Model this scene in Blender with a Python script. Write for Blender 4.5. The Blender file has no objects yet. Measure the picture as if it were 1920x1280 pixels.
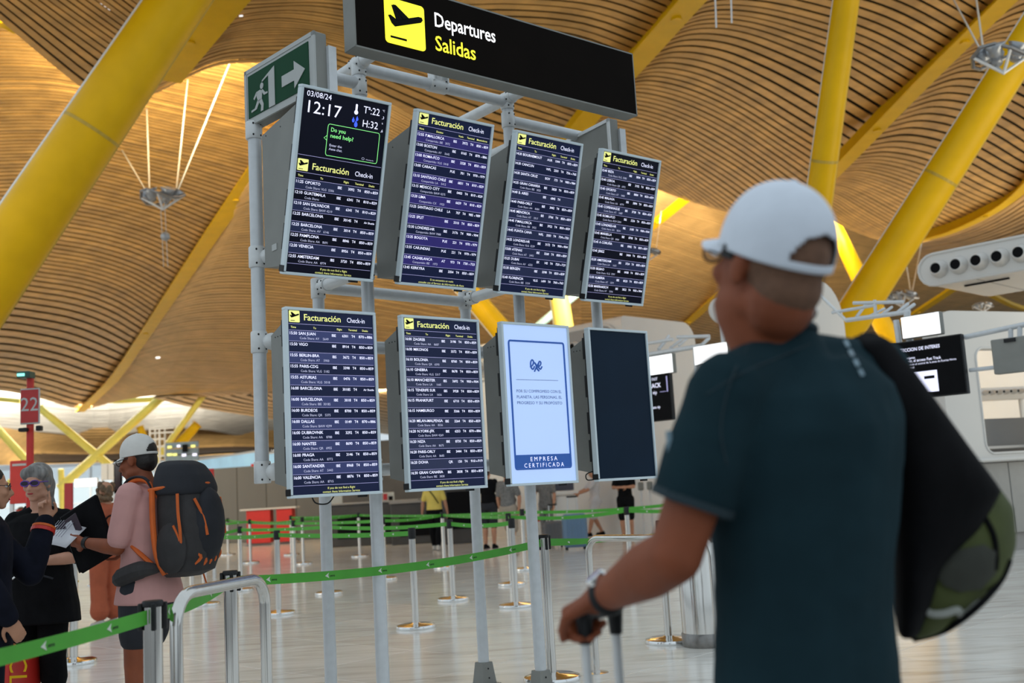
import bpy, math, random
import numpy as np
from mathutils import Matrix, Vector
random.seed(7)
rng = np.random.RandomState(7)
C = bpy.context.scene.collection
sc = bpy.context.scene

# ------------------------------------------------------------------ camera, world, lights, exposure
FPX, PITCH, ROLL, CH = 2005.9, 0.1372, -0.0580, 1.30
_f = np.array([0, math.cos(PITCH), math.sin(PITCH)]); _r = np.array([1., 0, 0]); _u = np.cross(_r, _f)
_c, _s = math.cos(ROLL), math.sin(ROLL)
RT, UP, FW = _r*_c + _u*_s, -_r*_s + _u*_c, _f
cam = bpy.data.objects.new('camera', bpy.data.cameras.new('camera')); C.objects.link(cam)
cam.matrix_world = Matrix(((RT[0], UP[0], -FW[0], 0), (RT[1], UP[1], -FW[1], 0), (RT[2], UP[2], -FW[2], CH), (0, 0, 0, 1)))
cam.data.sensor_width = 36; cam.data.lens = FPX*36/1920; cam.data.clip_end = 600; cam.data.clip_start = 0.05
cam.data.dof.use_dof = True; cam.data.dof.focus_distance = 5.9; cam.data.dof.aperture_fstop = 2.5
sc.camera = cam
w = bpy.data.worlds.new('world'); sc.world = w; w.use_nodes = True
bg = w.node_tree.nodes['Background']; bg.inputs[0].default_value = (0.80, 0.92, 1.0, 1); bg.inputs[1].default_value = 0.80
sc.view_settings.view_transform = 'Standard'; sc.view_settings.look = 'None'; sc.view_settings.gamma = 1
sc.view_settings.use_curve_mapping = False; sc.view_settings.exposure = 0.0

def area(name, loc, target, size, size_y, power, col, spread=180):
    l = bpy.data.lights.new(name, 'AREA'); l.shape = 'RECTANGLE'; l.size = size; l.size_y = size_y
    l.energy = power; l.color = col; l.spread = math.radians(spread)
    o = bpy.data.objects.new(name, l); C.objects.link(o); o.location = loc
    o.rotation_euler = (Vector(target)-Vector(loc)).to_track_quat('-Z', 'Y').to_euler()
    return o
def ray(x, y):
    return RT*(x-960)/FPX + UP*(640-y)/FPX + FW
def PY(x, y, Y):                       # real point seen at picture (x,y) at ground distance Y
    v = ray(x, y); p = v*(Y/v[1]); return np.array([p[0], p[1], p[2]+CH])
def PZ(x, y, z):                       # ... at height z
    v = ray(x, y); p = v*((z-CH)/v[2]); return np.array([p[0], p[1], p[2]+CH])
# added warm area lights, unseen: one washes the left vault, others those further on
LIGHTS = [('fill_vault_left', (-6.4, 23.6, 12.2), (-8.5, 29, 12.5), 5.5, .5, 2300, (1, .84, .52), 170),
          ('fill_vault_far_left', (-24, 76, 9.6), (-27, 102, 10.6), 34, 1.5, 60000, (1, .95, .85), 180),
          ('fill_vault_right', (9.5, 36.5, 11.9), (13, 52, 12.4), 15, .6, 8500, (1, .88, .66), 170),
          ('fill_up_left', (-15, 13, 3.5), (-4, 24, 11), 9, 9, 230, (1, .88, .66), 120),
          ('fill_up_right', (16, 15, 3.5), (7, 26, 11), 9, 9, 400, (1, .90, .70), 120),
          ('fill_up_far_left', (-26, 30, 4), (-13, 42, 11), 9, 9, 700, (1, .90, .70), 120),
          ('fill_up_far_right', (28, 34, 6), (14, 46, 12), 9, 9, 900, (1, .92, .76), 120)]
for a in LIGHTS: area(*a)

# ------------------------------------------------------------------ materials
def S(r, g, b):
    f = lambda c: ((c/255+.055)/1.055)**2.4 if c > 10 else c/255/12.92
    return (f(r), f(g), f(b), 1)
M = {}
def mat(name, col, rough=.5, metal=0., emit=0., noise=0., scale=8., stretch=(1, 1, 1), bump=0., spec=.5, rand=0., alpha=1, trans=0, coat=0):
    m = bpy.data.materials.new(name); m.use_nodes = True; nt = m.node_tree; b = nt.nodes['Principled BSDF']
    b.inputs['Base Color'].default_value = col; b.inputs['Roughness'].default_value = rough
    b.inputs['Metallic'].default_value = metal; b.inputs['Specular IOR Level'].default_value = spec
    b.inputs['Coat Weight'].default_value = coat
    if trans: b.inputs['Transmission Weight'].default_value = trans
    if alpha < 1: b.inputs['Alpha'].default_value = alpha
    if emit: b.inputs['Emission Color'].default_value = col; b.inputs['Emission Strength'].default_value = emit
    cs = None
    if noise or bump:
        tc = nt.nodes.new('ShaderNodeTexCoord'); mp = nt.nodes.new('ShaderNodeMapping'); mp.inputs['Scale'].default_value = stretch
        nz = nt.nodes.new('ShaderNodeTexNoise'); nz.inputs['Scale'].default_value = scale; nz.inputs['Detail'].default_value = 5
        nt.links.new(tc.outputs['Object'], mp.inputs[0]); nt.links.new(mp.outputs[0], nz.inputs['Vector'])
        if noise:
            mr = nt.nodes.new('ShaderNodeMapRange'); mr.inputs[1].default_value = .3; mr.inputs[2].default_value = .7
            mr.inputs[3].default_value = 1-noise; mr.inputs[4].default_value = 1+noise
            nt.links.new(nz.outputs[0], mr.inputs[0]); cs = mr.outputs[0]
        if bump:
            bp = nt.nodes.new('ShaderNodeBump'); bp.inputs['Strength'].default_value = bump; bp.inputs['Distance'].default_value = .01
            nt.links.new(nz.outputs[0], bp.inputs['Height']); nt.links.new(bp.outputs[0], b.inputs['Normal'])
    if rand:
        oi = nt.nodes.new('ShaderNodeObjectInfo'); mr2 = nt.nodes.new('ShaderNodeMapRange')
        mr2.inputs[3].default_value = 1-rand; mr2.inputs[4].default_value = 1+rand
        nt.links.new(oi.outputs['Random'], mr2.inputs[0])
        if cs:
            mm = nt.nodes.new('ShaderNodeMath'); mm.operation = 'MULTIPLY'; nt.links.new(cs, mm.inputs[0]); nt.links.new(mr2.outputs[0], mm.inputs[1]); cs = mm.outputs[0]
        else: cs = mr2.outputs[0]
    if cs:
        vm = nt.nodes.new('ShaderNodeVectorMath'); vm.operation = 'SCALE'; vm.inputs[0].default_value = col[:3]
        nt.links.new(cs, vm.inputs['Scale']); nt.links.new(vm.outputs[0], b.inputs['Base Color'])
    M[name] = m; return m
WOODC = (.54, .30, .085, 1)
mat('wood', WOODC, .5, noise=.22, scale=1.6, stretch=(1, 1, 1), rand=.10)
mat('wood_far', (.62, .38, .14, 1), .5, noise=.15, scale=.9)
mat('wood_lit', (.72, .68, .60, 1), .55, noise=.12, scale=.5)  # slat wood whitened: the far vault's bright light is put into the colour
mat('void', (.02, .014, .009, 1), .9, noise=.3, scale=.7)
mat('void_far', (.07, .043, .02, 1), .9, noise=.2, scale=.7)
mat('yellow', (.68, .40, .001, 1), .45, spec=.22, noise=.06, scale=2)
mat('yellow_daylit', (.85, .72, .14, 1), .4, noise=.05, scale=2)  # beam yellow paled, with the daylight on the struts put into the colour
mat('seam', (.45, .30, .03, 1), .5, noise=.1)
mat('alu', (.62, .64, .66, 1), .38, .15, noise=.05, scale=20)
mat('alu_light', (.70, .71, .71, 1), .4, .1, noise=.05, scale=20)
mat('steel', (.66, .64, .61, 1), .15, 1., noise=.06, scale=30, stretch=(1, 1, .05))
mat('steel_dark', (.25, .24, .23, 1), .3, 1., noise=.1, scale=30)
mat('chrome', (.8, .8, .8, 1), .12, 1., noise=.03)
mat('housing', S(132, 132, 127), .55, .0, noise=.06, scale=6)
mat('bezel', S(214, 226, 232), .35, .0, noise=.03)
mat('black', (.012, .012, .013, 1), .5, spec=.3, noise=.2, scale=10)
mat('black_cloth', (.005, .005, .006, 1), .95, noise=.3, scale=12, bump=.4, spec=.15)
mat('navy_cloth', (.006, .007, .014, 1), .95, noise=.3, scale=12, bump=.4, spec=.15)
mat('lcd', (.004, .005, .018, 1), .3, spec=.2, emit=0, noise=.1, scale=3)
mat('lcd_navy', (.006, .010, .036, 1), .3, spec=.2, emit=.55, noise=.1, scale=3)
mat('lcd_off', (.004, .016, .036, 1), .35, spec=.12, noise=.1, scale=3)
mat('band_blue', (.022, .030, .110, 1), .3, emit=.55, noise=.1, scale=6)
mat('band_violet', (.020, .014, .12, 1), .3, emit=.6, noise=.2, scale=12)
mat('txt_white', (.80, .80, 1., 1), .5, emit=.85, noise=.02)
mat('txt_dim', (.55, .55, .75, 1), .5, emit=.6, noise=.02)
mat('txt_yellow', (.80, .80, .25, 1), .5, emit=.75, noise=.02)
mat('txt_green', (.25, .85, .25, 1), .5, emit=.8, noise=.02)
mat('line_violet', (.45, .42, .75, 1), .5, emit=.5, noise=.02)
mat('icon_dark', (.005, .005, .006, 1), .75, spec=.1, noise=.1)
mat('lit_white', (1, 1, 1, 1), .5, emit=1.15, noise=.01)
mat('lit_yellow', (.95, .88, .03, 1), .5, emit=1.0, noise=.01)
mat('poster_blue', (.42, .56, .85, 1), .3, emit=.62, noise=.03, scale=2)
mat('blue_ink', (.02, .09, .36, 1), .4, emit=.35, noise=.02)
mat('ink_soft', (.05, .10, .28, 1), .4, emit=.2, noise=.02)
mat('sign_black', (.006, .004, .003, 1), .7, spec=.05, noise=.15, scale=3)
mat('exit_green', S(10, 66, 40), .6, spec=.15, noise=.05)
mat('exit_white', S(178, 180, 178), .5, noise=.04)
mat('green_belt', (.07, .36, .03, 1), .6, noise=.10, scale=5, bump=.1)
mat('green_dark', (.02, .14, .02, 1), .6, noise=.1)
mat('white_shell', (.66, .64, .61, 1), .4, noise=.03, scale=1)
mat('grey_panel', (.30, .29, .28, 1), .5, noise=.06, scale=1)
mat('beige_wall', (.105, .095, .082, 1), .5, noise=.10, scale=1.2, stretch=(1, 1, .2))
mat('dark_desk', (.05, .045, .042, 1), .5, noise=.2, scale=2)
mat('red', (.55, .022, .015, 1), .45, noise=.05)
mat('red_deep', (.40, .018, .025, 1), .5, noise=.05)
mat('orange_panel', (.85, .36, .02, 1), .5, noise=.05)
mat('skin_tan', (.25, .062, .021, 1), .65, noise=.12, scale=14, bump=.08)
mat('skin', (.46, .22, .13, 1), .55, noise=.1, scale=14, bump=.08)
mat('skin_light', (.56, .28, .185, 1), .55, noise=.1, scale=14, bump=.08)
mat('shirt_teal', (.011, .030, .039, 1), .9, noise=.12, scale=9, bump=.25, spec=.12)
mat('teal_seam', (.012, .030, .040, 1), .8, noise=.1, scale=9)
mat('reflective', (.20, .30, .36, 1), .4, .3, noise=.2, scale=40)
mat('cap_white', (.74, .79, .88, 1), .85, noise=.05, scale=14, bump=.25)
mat('cap_cream', (.70, .67, .63, 1), .85, noise=.05, scale=14, bump=.25)
mat('pink_cloth', (.58, .30, .28, 1), .85, noise=.06, scale=9, bump=.3)
mat('rust_cloth', (.38, .085, .035, 1), .85, noise=.1, scale=9, bump=.3)
mat('yellow_cloth', (.72, .56, .12, 1), .85, noise=.06, scale=9, bump=.3)
mat('white_cloth', (.55, .54, .56, 1), .85, noise=.06, scale=9, bump=.3)
mat('grey_cloth', (.16, .155, .15, 1), .85, noise=.3, scale=25, bump=.3)
mat('charcoal_cloth', (.016, .017, .023, 1), .85, noise=.15, scale=12, bump=.3)
mat('beige_cloth', (.34, .28, .22, 1), .85, noise=.1, scale=12, bump=.3)
mat('orange_cloth', (.62, .115, .015, 1), .7, noise=.1, scale=12, bump=.2)
mat('pack_grey', (.030, .027, .028, 1), .8, noise=.2, scale=16, bump=.3)
mat('olive_cloth', (.065, .080, .020, 1), .85, noise=.2, scale=12, bump=.3)
mat('olive_grey', (.040, .042, .032, 1), .85, noise=.2, scale=12, bump=.3)
mat('hair_grey', (.22, .21, .20, 1), .7, noise=.45, scale=40, stretch=(1, 1, .15), bump=.6)
mat('hair_dark', (.015, .011, .009, 1), .6, noise=.4, scale=40, bump=.5)
mat('hair_brown', (.13, .075, .035, 1), .6, noise=.5, scale=30, bump=.7)
mat('purple_plastic', (.10, .03, .28, 1), .3, noise=.05)
mat('lip_red', (.35, .02, .03, 1), .45, noise=.05)
mat('eye_white', (.6, .6, .6, 1), .3, noise=.02)
mat('lens_dark', (.03, .02, .035, 1), .1, noise=.05)
mat('lens_clear', (.75, .72, .65, 1), .08, alpha=.35, noise=.02)
mat('paper', (.68, .68, .72, 1), .7, noise=.03)
mat('print_grey', (.25, .25, .3, 1), .7, noise=.1)
mat('passport', (.035, .018, .03, 1), .6, noise=.1)
mat('shoe_white', (.5, .48, .44, 1), .6, noise=.1)
mat('case_blue', (.13, .22, .34, 1), .45, noise=.06, scale=3)
mat('case_grey', (.12, .12, .13, 1), .5, noise=.1, scale=3)
mat('glass', (.75, .9, .95, 1), .05, alpha=.25, noise=.02)
mat('lamp_off', (.35, .37, .40, 1), .3, .5, noise=.1)
mat('wire', (.6, .58, .52, 1), .4, .3, noise=.05)
mat('green_led', (.3, 1, .85, 1), .4, emit=1.3, noise=.01)
mat('yellow_led', (1, .85, .05, 1), .4, emit=1.0, noise=.01)
mat('cyan_glass', (.45, .72, .70, 1), .3, noise=.05)

# ------------------------------------------------------------------ mesh helpers
def unit(v): v = np.asarray(v, float); return v/max(np.linalg.norm(v), 1e-9)
class MB:
    def __init__(s): s.v = []; s.f = []; s.n = 0
    def add(s, V, F, mtx=None):
        V = np.asarray(V, float).reshape(-1, 3)
        if mtx is not None: V = V @ np.asarray(mtx)[:3, :3].T + np.asarray(mtx)[:3, 3]
        s.v.append(V); k = s.n; s.f.extend([tuple(i+k for i in f) for f in F]); s.n += len(V); return s
    def box(s, c, d, ax=None, bev=0.):
        # c centre, d full sizes, ax 3 axis rows
        ax = np.eye(3) if ax is None else np.asarray(ax, float)
        h = np.asarray(d, float)/2
        if bev <= 0:
            P = np.array([[x, y, z] for z in (-1, 1) for y in (-1, 1) for x in (-1, 1)], float)*h
            F = [(0, 2, 3, 1), (4, 5, 7, 6), (0, 1, 5, 4), (2, 6, 7, 3), (0, 4, 6, 2), (1, 3, 7, 5)]
            return s.add(P @ ax + np.asarray(c), F)
        b = min(bev, min(h)*.9); idx = {}; P = []
        for sx in (-1, 1):
            for sy in (-1, 1):
                for sz in (-1, 1):
                    for a in range(3):
                        q = np.array([sx, sy, sz])*(h-b); q[a] = (sx, sy, sz)[a]*h[a]; idx[sx, sy, sz, a] = len(P); P.append(q)
        F = []
        for a in range(3):
            o = [i for i in range(3) if i != a]
            for sg in (-1, 1):
                q = []
                for (p, r) in ((-1, -1), (1, -1), (1, 1), (-1, 1)):
                    k = [0, 0, 0]; k[a] = sg; k[o[0]] = p; k[o[1]] = r; q.append(idx[k[0], k[1], k[2], a])
                F.append(tuple(q))
        for a in range(3):
            o = [i for i in range(3) if i != a]
            for p in (-1, 1):
                for r in (-1, 1):
                    k = [0, 0, 0]; k[o[0]] = p; k[o[1]] = r; k[a] = -1; k2 = list(k); k2[a] = 1
                    F.append((idx[(*k, o[0])], idx[(*k2, o[0])], idx[(*k2, o[1])], idx[(*k, o[1])]))
        for sx in (-1, 1):
            for sy in (-1, 1):
                for sz in (-1, 1): F.append(tuple(idx[sx, sy, sz, a] for a in range(3)))
        return s.add(np.array(P) @ ax + np.asarray(c), F)
    def rings(s, R, cap=True, close=False):
        # R list of (n,3) rings
        n = len(R[0]); V = np.concatenate(R); F = []; m = len(R)
        for i in range(m-1 if not close else m):
            j = (i+1) % m
            for k in range(n):
                l = (k+1) % n; F.append((i*n+k, i*n+l, j*n+l, j*n+k))
        if cap and not close: F.append(tuple(range(n))[::-1]); F.append(tuple((m-1)*n+k for k in range(n)))
        return s.add(V, F)
    def tube(s, pts, r, seg=12, cap=True, smooth=False, close=False, flat=1., upv=None):
        pts = [np.asarray(p, float) for p in pts]
        if smooth: pts, r = spline(pts, r if hasattr(r, '__len__') else [r]*len(pts), smooth)
        m = len(pts); rr = r if hasattr(r, '__len__') else [r]*m; R = []; pu = None
        for i, p in enumerate(pts):
            a = pts[i-1] if (i > 0 or close) else p; b = pts[(i+1) % m] if (i < m-1 or close) else p
            t = unit(b-a)
            u = np.asarray(upv, float) if upv is not None else (pu if pu is not None else (np.array([0, 0, 1.]) if abs(t[2]) < .9 else np.array([1., 0, 0])))
            sd = unit(np.cross(t, u)); uu = unit(np.cross(sd, t)); pu = uu
            A = np.linspace(0, 2*math.pi, seg, endpoint=False)
            R.append(p + rr[i]*(np.outer(np.cos(A), sd)*1. + np.outer(np.sin(A), uu)*flat))
        return s.rings(R, cap=cap, close=close)
    def caps(s, p0, r0, p1, r1, seg=14):
        p0 = np.asarray(p0, float); p1 = np.asarray(p1, float); d = p1-p0; t = unit(d); pts = []; rr = []
        for a in (-80, -55, -30, 0): pts.append(p0+t*r0*math.sin(math.radians(a))); rr.append(r0*math.cos(math.radians(a)))
        for a in (0, 30, 55, 80): pts.append(p1+t*r1*math.sin(math.radians(a))); rr.append(r1*math.cos(math.radians(a)))
        return s.tube(pts, rr, seg)
    def chain(s, pts, rr, seg=14):
        for i in range(len(pts)-1): s.caps(pts[i], rr[i], pts[i+1], rr[i+1], seg)
        return s
    def ell(s, c, r, ax=None, n=14, m=9):
        ax = np.eye(3) if ax is None else np.asarray(ax, float); R = []
        for i in range(m):
            a = math.pi*(i+.5)/m - math.pi/2; A = np.linspace(0, 2*math.pi, n, endpoint=False)
            q = np.stack([np.cos(A)*math.cos(a)*r[0], np.sin(A)*math.cos(a)*r[1], np.full(n, math.sin(a)*r[2])], 1)
            R.append(q @ ax + np.asarray(c))
        return s.rings(R)
    def lathe(s, prof, c=(0, 0, 0), seg=24, ax=None):
        ax = np.eye(3) if ax is None else np.asarray(ax, float); A = np.linspace(0, 2*math.pi, seg, endpoint=False)
        return s.rings([np.stack([np.cos(A)*r, np.sin(A)*r, np.full(seg, z)], 1) @ ax + np.asarray(c) for r, z in prof])
    def prism(s, poly, o, ux, uy, un, th):
        # polygon (x,y) in plane o + x*ux + y*uy, extruded th along un
        o, ux, uy, un = [np.asarray(a, float) for a in (o, ux, uy, un)]; n = len(poly)
        A = np.array([o+x*ux+y*uy for x, y in poly]); V = np.concatenate([A, A+un*th])
        F = [tuple(range(n))[::-1], tuple(range(n, 2*n))]+[(i, (i+1) % n, (i+1) % n+n, i+n) for i in range(n)]
        return s.add(V, F)
    def build(s, name, m, parent=None, smooth=False, loc=None, bevel=0, world=False):
        me = bpy.data.meshes.new(name); V = np.concatenate(s.v); me.from_pydata(V.tolist(), [], s.f); me.update()
        me.materials.append(M[m] if isinstance(m, str) else m)
        o = bpy.data.objects.new(name, me); C.objects.link(o)
        if parent is not None:
            o.parent = parent
            if world: o.matrix_parent_inverse = parent.matrix_basis.inverted()
        if smooth:
            me.polygons.foreach_set('use_smooth', [True]*len(me.polygons))
            me.set_sharp_from_angle(angle=math.radians(40)) if hasattr(me, 'set_sharp_from_angle') else None
        return o
def spline(pts, rr, n):
    P = [np.asarray(p, float) for p in pts]; m = len(P); out = []; ro = []
    for i in range(m-1):
        p0 = P[max(i-1, 0)]; p1 = P[i]; p2 = P[i+1]; p3 = P[min(i+2, m-1)]
        for k in range(n):
            t = k/n; out.append(.5*((2*p1)+(-p0+p2)*t+(2*p0-5*p1+4*p2-p3)*t*t+(-p0+3*p1-3*p2+p3)*t**3)); ro.append(rr[i]+(rr[i+1]-rr[i])*t)
    out.append(P[-1]); ro.append(rr[-1]); return out, ro
def tag(o, label=None, cat=None, group=None, kind=None):
    if label: o['label'] = label
    if cat: o['category'] = cat
    if group: o['group'] = group
    if kind: o['kind'] = kind
    return o
def thing(name, label, cat, loc=(0, 0, 0), rz=0, group=None):
    o = bpy.data.objects.new(name, None); C.objects.link(o); o.location = loc; o.rotation_euler = (0, 0, rz)
    o.empty_display_size = .1; return tag(o, label, cat, group)
def bez(poly, r, n=4):                  # round the corners of a rectangle x0,y0,x1,y1
    x0, y0, x1, y1 = poly; out = []
    for cx, cy, a0 in ((x1-r, y1-r, 0), (x0+r, y1-r, 90), (x0+r, y0+r, 180), (x1-r, y0+r, 270)):
        for k in range(n+1):
            a = math.radians(a0+90*k/n); out.append((cx+r*math.cos(a), cy+r*math.sin(a)))
    return out
def remesh(mb, name, m, parent, vox, it=6, world=False):
    me = bpy.data.meshes.new('tmp'); me.from_pydata(np.concatenate(mb.v).tolist(), [], mb.f)
    o = bpy.data.objects.new('tmp', me); C.objects.link(o)
    md = o.modifiers.new('r', 'REMESH'); md.mode = 'VOXEL'; md.voxel_size = vox
    if it: sm = o.modifiers.new('s', 'SMOOTH'); sm.iterations = it; sm.factor = .5
    dg = bpy.context.evaluated_depsgraph_get(); ev = o.evaluated_get(dg)
    nm = bpy.data.meshes.new_from_object(ev); bpy.data.objects.remove(o); nm.name = name
    nm.materials.clear(); nm.materials.append(M[m] if isinstance(m, str) else m); nm.polygons.foreach_set('use_smooth', [True]*len(nm.polygons))
    r = bpy.data.objects.new(name, nm); C.objects.link(r)
    if parent is not None:
        r.parent = parent
        if world: r.matrix_parent_inverse = parent.matrix_basis.inverted()
    return r
# ------------------------------------------------------------------ lettering: every glyph becomes real geometry
GL = {}
CHARS = "ABCDEFGHIJKLMNOPQRSTUVWXYZabcdefghijklmnopqrstuvwxyz0123456789:.,-?/%óáéíúñÑÓªº"
def make_glyphs():
    tmp = []
    for bold in (0, 1):
        for ch in CHARS:
            for body in (ch, 'H'+ch+'H'):
                cu = bpy.data.curves.new('t', 'FONT'); cu.body = body; cu.size = 1; cu.resolution_u = 2
                if bold: cu.offset = .010
                o = bpy.data.objects.new('t', cu); C.objects.link(o); tmp.append((bold, ch, body, o))
        cu = bpy.data.curves.new('t', 'FONT'); cu.body = 'HH'; cu.size = 1; cu.offset = .016 if bold else 0
        o = bpy.data.objects.new('t', cu); C.objects.link(o); tmp.append((bold, None, 'HH', o))
    bpy.context.view_layer.update(); dg = bpy.context.evaluated_depsgraph_get(); W = {}
    for bold, ch, body, o in tmp:
        me = o.evaluated_get(dg).to_mesh(); V = np.array([v.co[:] for v in me.vertices]) if len(me.vertices) else np.zeros((0, 3))
        if ch is not None and body == ch: GL[bold, ch] = [V, [tuple(p.vertices) for p in me.polygons], 0]
        else: W[bold, ch] = V[:, 0].max()-V[:, 0].min()
        o.evaluated_get(dg).to_mesh_clear()
    for bold in (0, 1):
        for ch in CHARS: GL[bold, ch][2] = W[bold, ch]-W[bold, None]
    for t in tmp:
        cu = t[3].data; bpy.data.objects.remove(t[3]); bpy.data.curves.remove(cu)
make_glyphs()
CAPH = GL[0, 'H'][0][:, 1].max()
def text(mb, s, x, y, h, o, ux, uy, un, bold=0, xs=1., align='l', track=0., off=.0, fit=None):
    """letters of cap height h, baseline start (x,y) in plane o+x*ux+y*uy"""
    k = h/CAPH; adv = [(GL[bold, c][2] if c != ' ' else .30)+track for c in s]
    if fit: xs = fit/(sum(adv)*k)
    tot = sum(adv)*k*xs
    if align == 'r': x -= tot
    if align == 'c': x -= tot/2
    for c, a in zip(s, adv):
        if c != ' ':
            V, F, _ = GL[bold, c]
            if len(V):
                P = o + np.outer(x+V[:, 0]*k*xs, ux) + np.outer(y+V[:, 1]*k, uy) + un*off
                mb.add(P, F)
        x += a*k*xs
PLANE = [[(.10, .50), (.15, .52), (.25, .44), (.90, .68), (.945, .70), (.96, .75), (.93, .785), (.86, .785), (.60, .68), (.30, .56), (.22, .53), (.13, .59), (.08, .57)][::1],
         [(.60, .66), (.26, .90), (.18, .88), (.40, .60), (.50, .60)], [(.12, .13), (.50, .13), (.50, .18), (.12, .18)]]
PLANE = [[(.16, .44), (.24, .38), (.90, .62), (.95, .68), (.93, .74), (.84, .74), (.30, .54), (.14, .62), (.08, .60)],
         [(.46, .58), (.24, .86), (.17, .84), (.28, .52)], [(.62, .63), (.28, .865), (.21, .86), (.44, .57)], [(.12, .12), (.52, .12), (.52, .165), (.12, .165)]]
def plane_icon(mb, x, y, s, o, ux, uy, un, th=.0012):
    for pl in PLANE: mb.prism([(x+a*s, y+b*s) for a, b in pl], o, ux, uy, un, th)

# ------------------------------------------------------------------ floor: slab with real tiles
def floor_():
    f = MB().box((0, 60, -.10), (160, 150, .19)).build('floor', mat('floor_joint', (.16, .15, .14, 1), .4, noise=.1)); f['kind'] = 'structure'
    m = bpy.data.materials.new('marble'); m.use_nodes = True; nt = m.node_tree; b = nt.nodes['Principled BSDF']; M['marble'] = m
    g = nt.nodes.new('ShaderNodeNewGeometry'); mp = nt.nodes.new('ShaderNodeMapping'); mp.inputs['Scale'].default_value = (.5, 3.2, 1); mp.inputs['Rotation'].default_value = (0, 0, -.15)
    nz = nt.nodes.new('ShaderNodeTexNoise'); nz.inputs['Scale'].default_value = 2.2; nz.inputs['Detail'].default_value = 8; nz.inputs['Distortion'].default_value = 1.2
    cr = nt.nodes.new('ShaderNodeValToRGB'); e = cr.color_ramp.elements
    e[0].position = .30; e[0].color = (.56, .53, .48, 1); e[1].position = .62; e[1].color = (.80, .785, .74, 1)
    x = e.new(.44); x.color = (.72, .69, .64, 1)
    nt.links.new(g.outputs['Position'], mp.inputs[0]); nt.links.new(mp.outputs[0], nz.inputs['Vector']); nt.links.new(nz.outputs[0], cr.inputs[0])
    oi = nt.nodes.new('ShaderNodeObjectInfo'); mr = nt.nodes.new('ShaderNodeMapRange'); mr.inputs[3].default_value = .93; mr.inputs[4].default_value = 1.05
    vm = nt.nodes.new('ShaderNodeVectorMath'); vm.operation = 'SCALE'
    nt.links.new(oi.outputs['Random'], mr.inputs[0]); nt.links.new(cr.outputs[0], vm.inputs[0]); nt.links.new(mr.outputs[0], vm.inputs['Scale'])
    nt.links.new(vm.outputs[0], b.inputs['Base Color']); b.inputs['Roughness'].default_value = .16; b.inputs['Specular IOR Level'].default_value = .65
    yaw = .80; ca, sa = math.cos(yaw), math.sin(yaw); T = 1.2; me = None; cnt = 0
    cells = []
    for i in range(-40, 60):
        for j in range(-50, 60):
            cx, cy = (i+.5)*T, (j+.5)*T; x, y = cx*ca-cy*sa, cx*sa+cy*ca
            if y > 1.5 and y < 75 and abs(x) < .62*y+2.5: cells.append((y+abs(x)*.2, x, y))
    cells.sort(); near, far = cells[:280], cells[280:]
    for _, x, y in near:
        if me is None:
            o = MB().box((0, 0, -.006), (T-.005, T-.005, .02), bev=.0015).build('tile', 'marble', f); me = o.data
        else:
            o = bpy.data.objects.new('tile', me); C.objects.link(o); o.parent = f
        o.location = (x, y, 0); o.rotation_euler = (0, 0, yaw)
    q = MB(); R3 = np.array([[ca, sa, 0], [-sa, ca, 0], [0, 0, 1]])
    for _, x, y in far: q.box((x, y, -.006), (T-.005, T-.005, .02), ax=R3)
    o = q.build('tile_field', 'marble', f); o['kind'] = 'stuff'
floor_()

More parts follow.
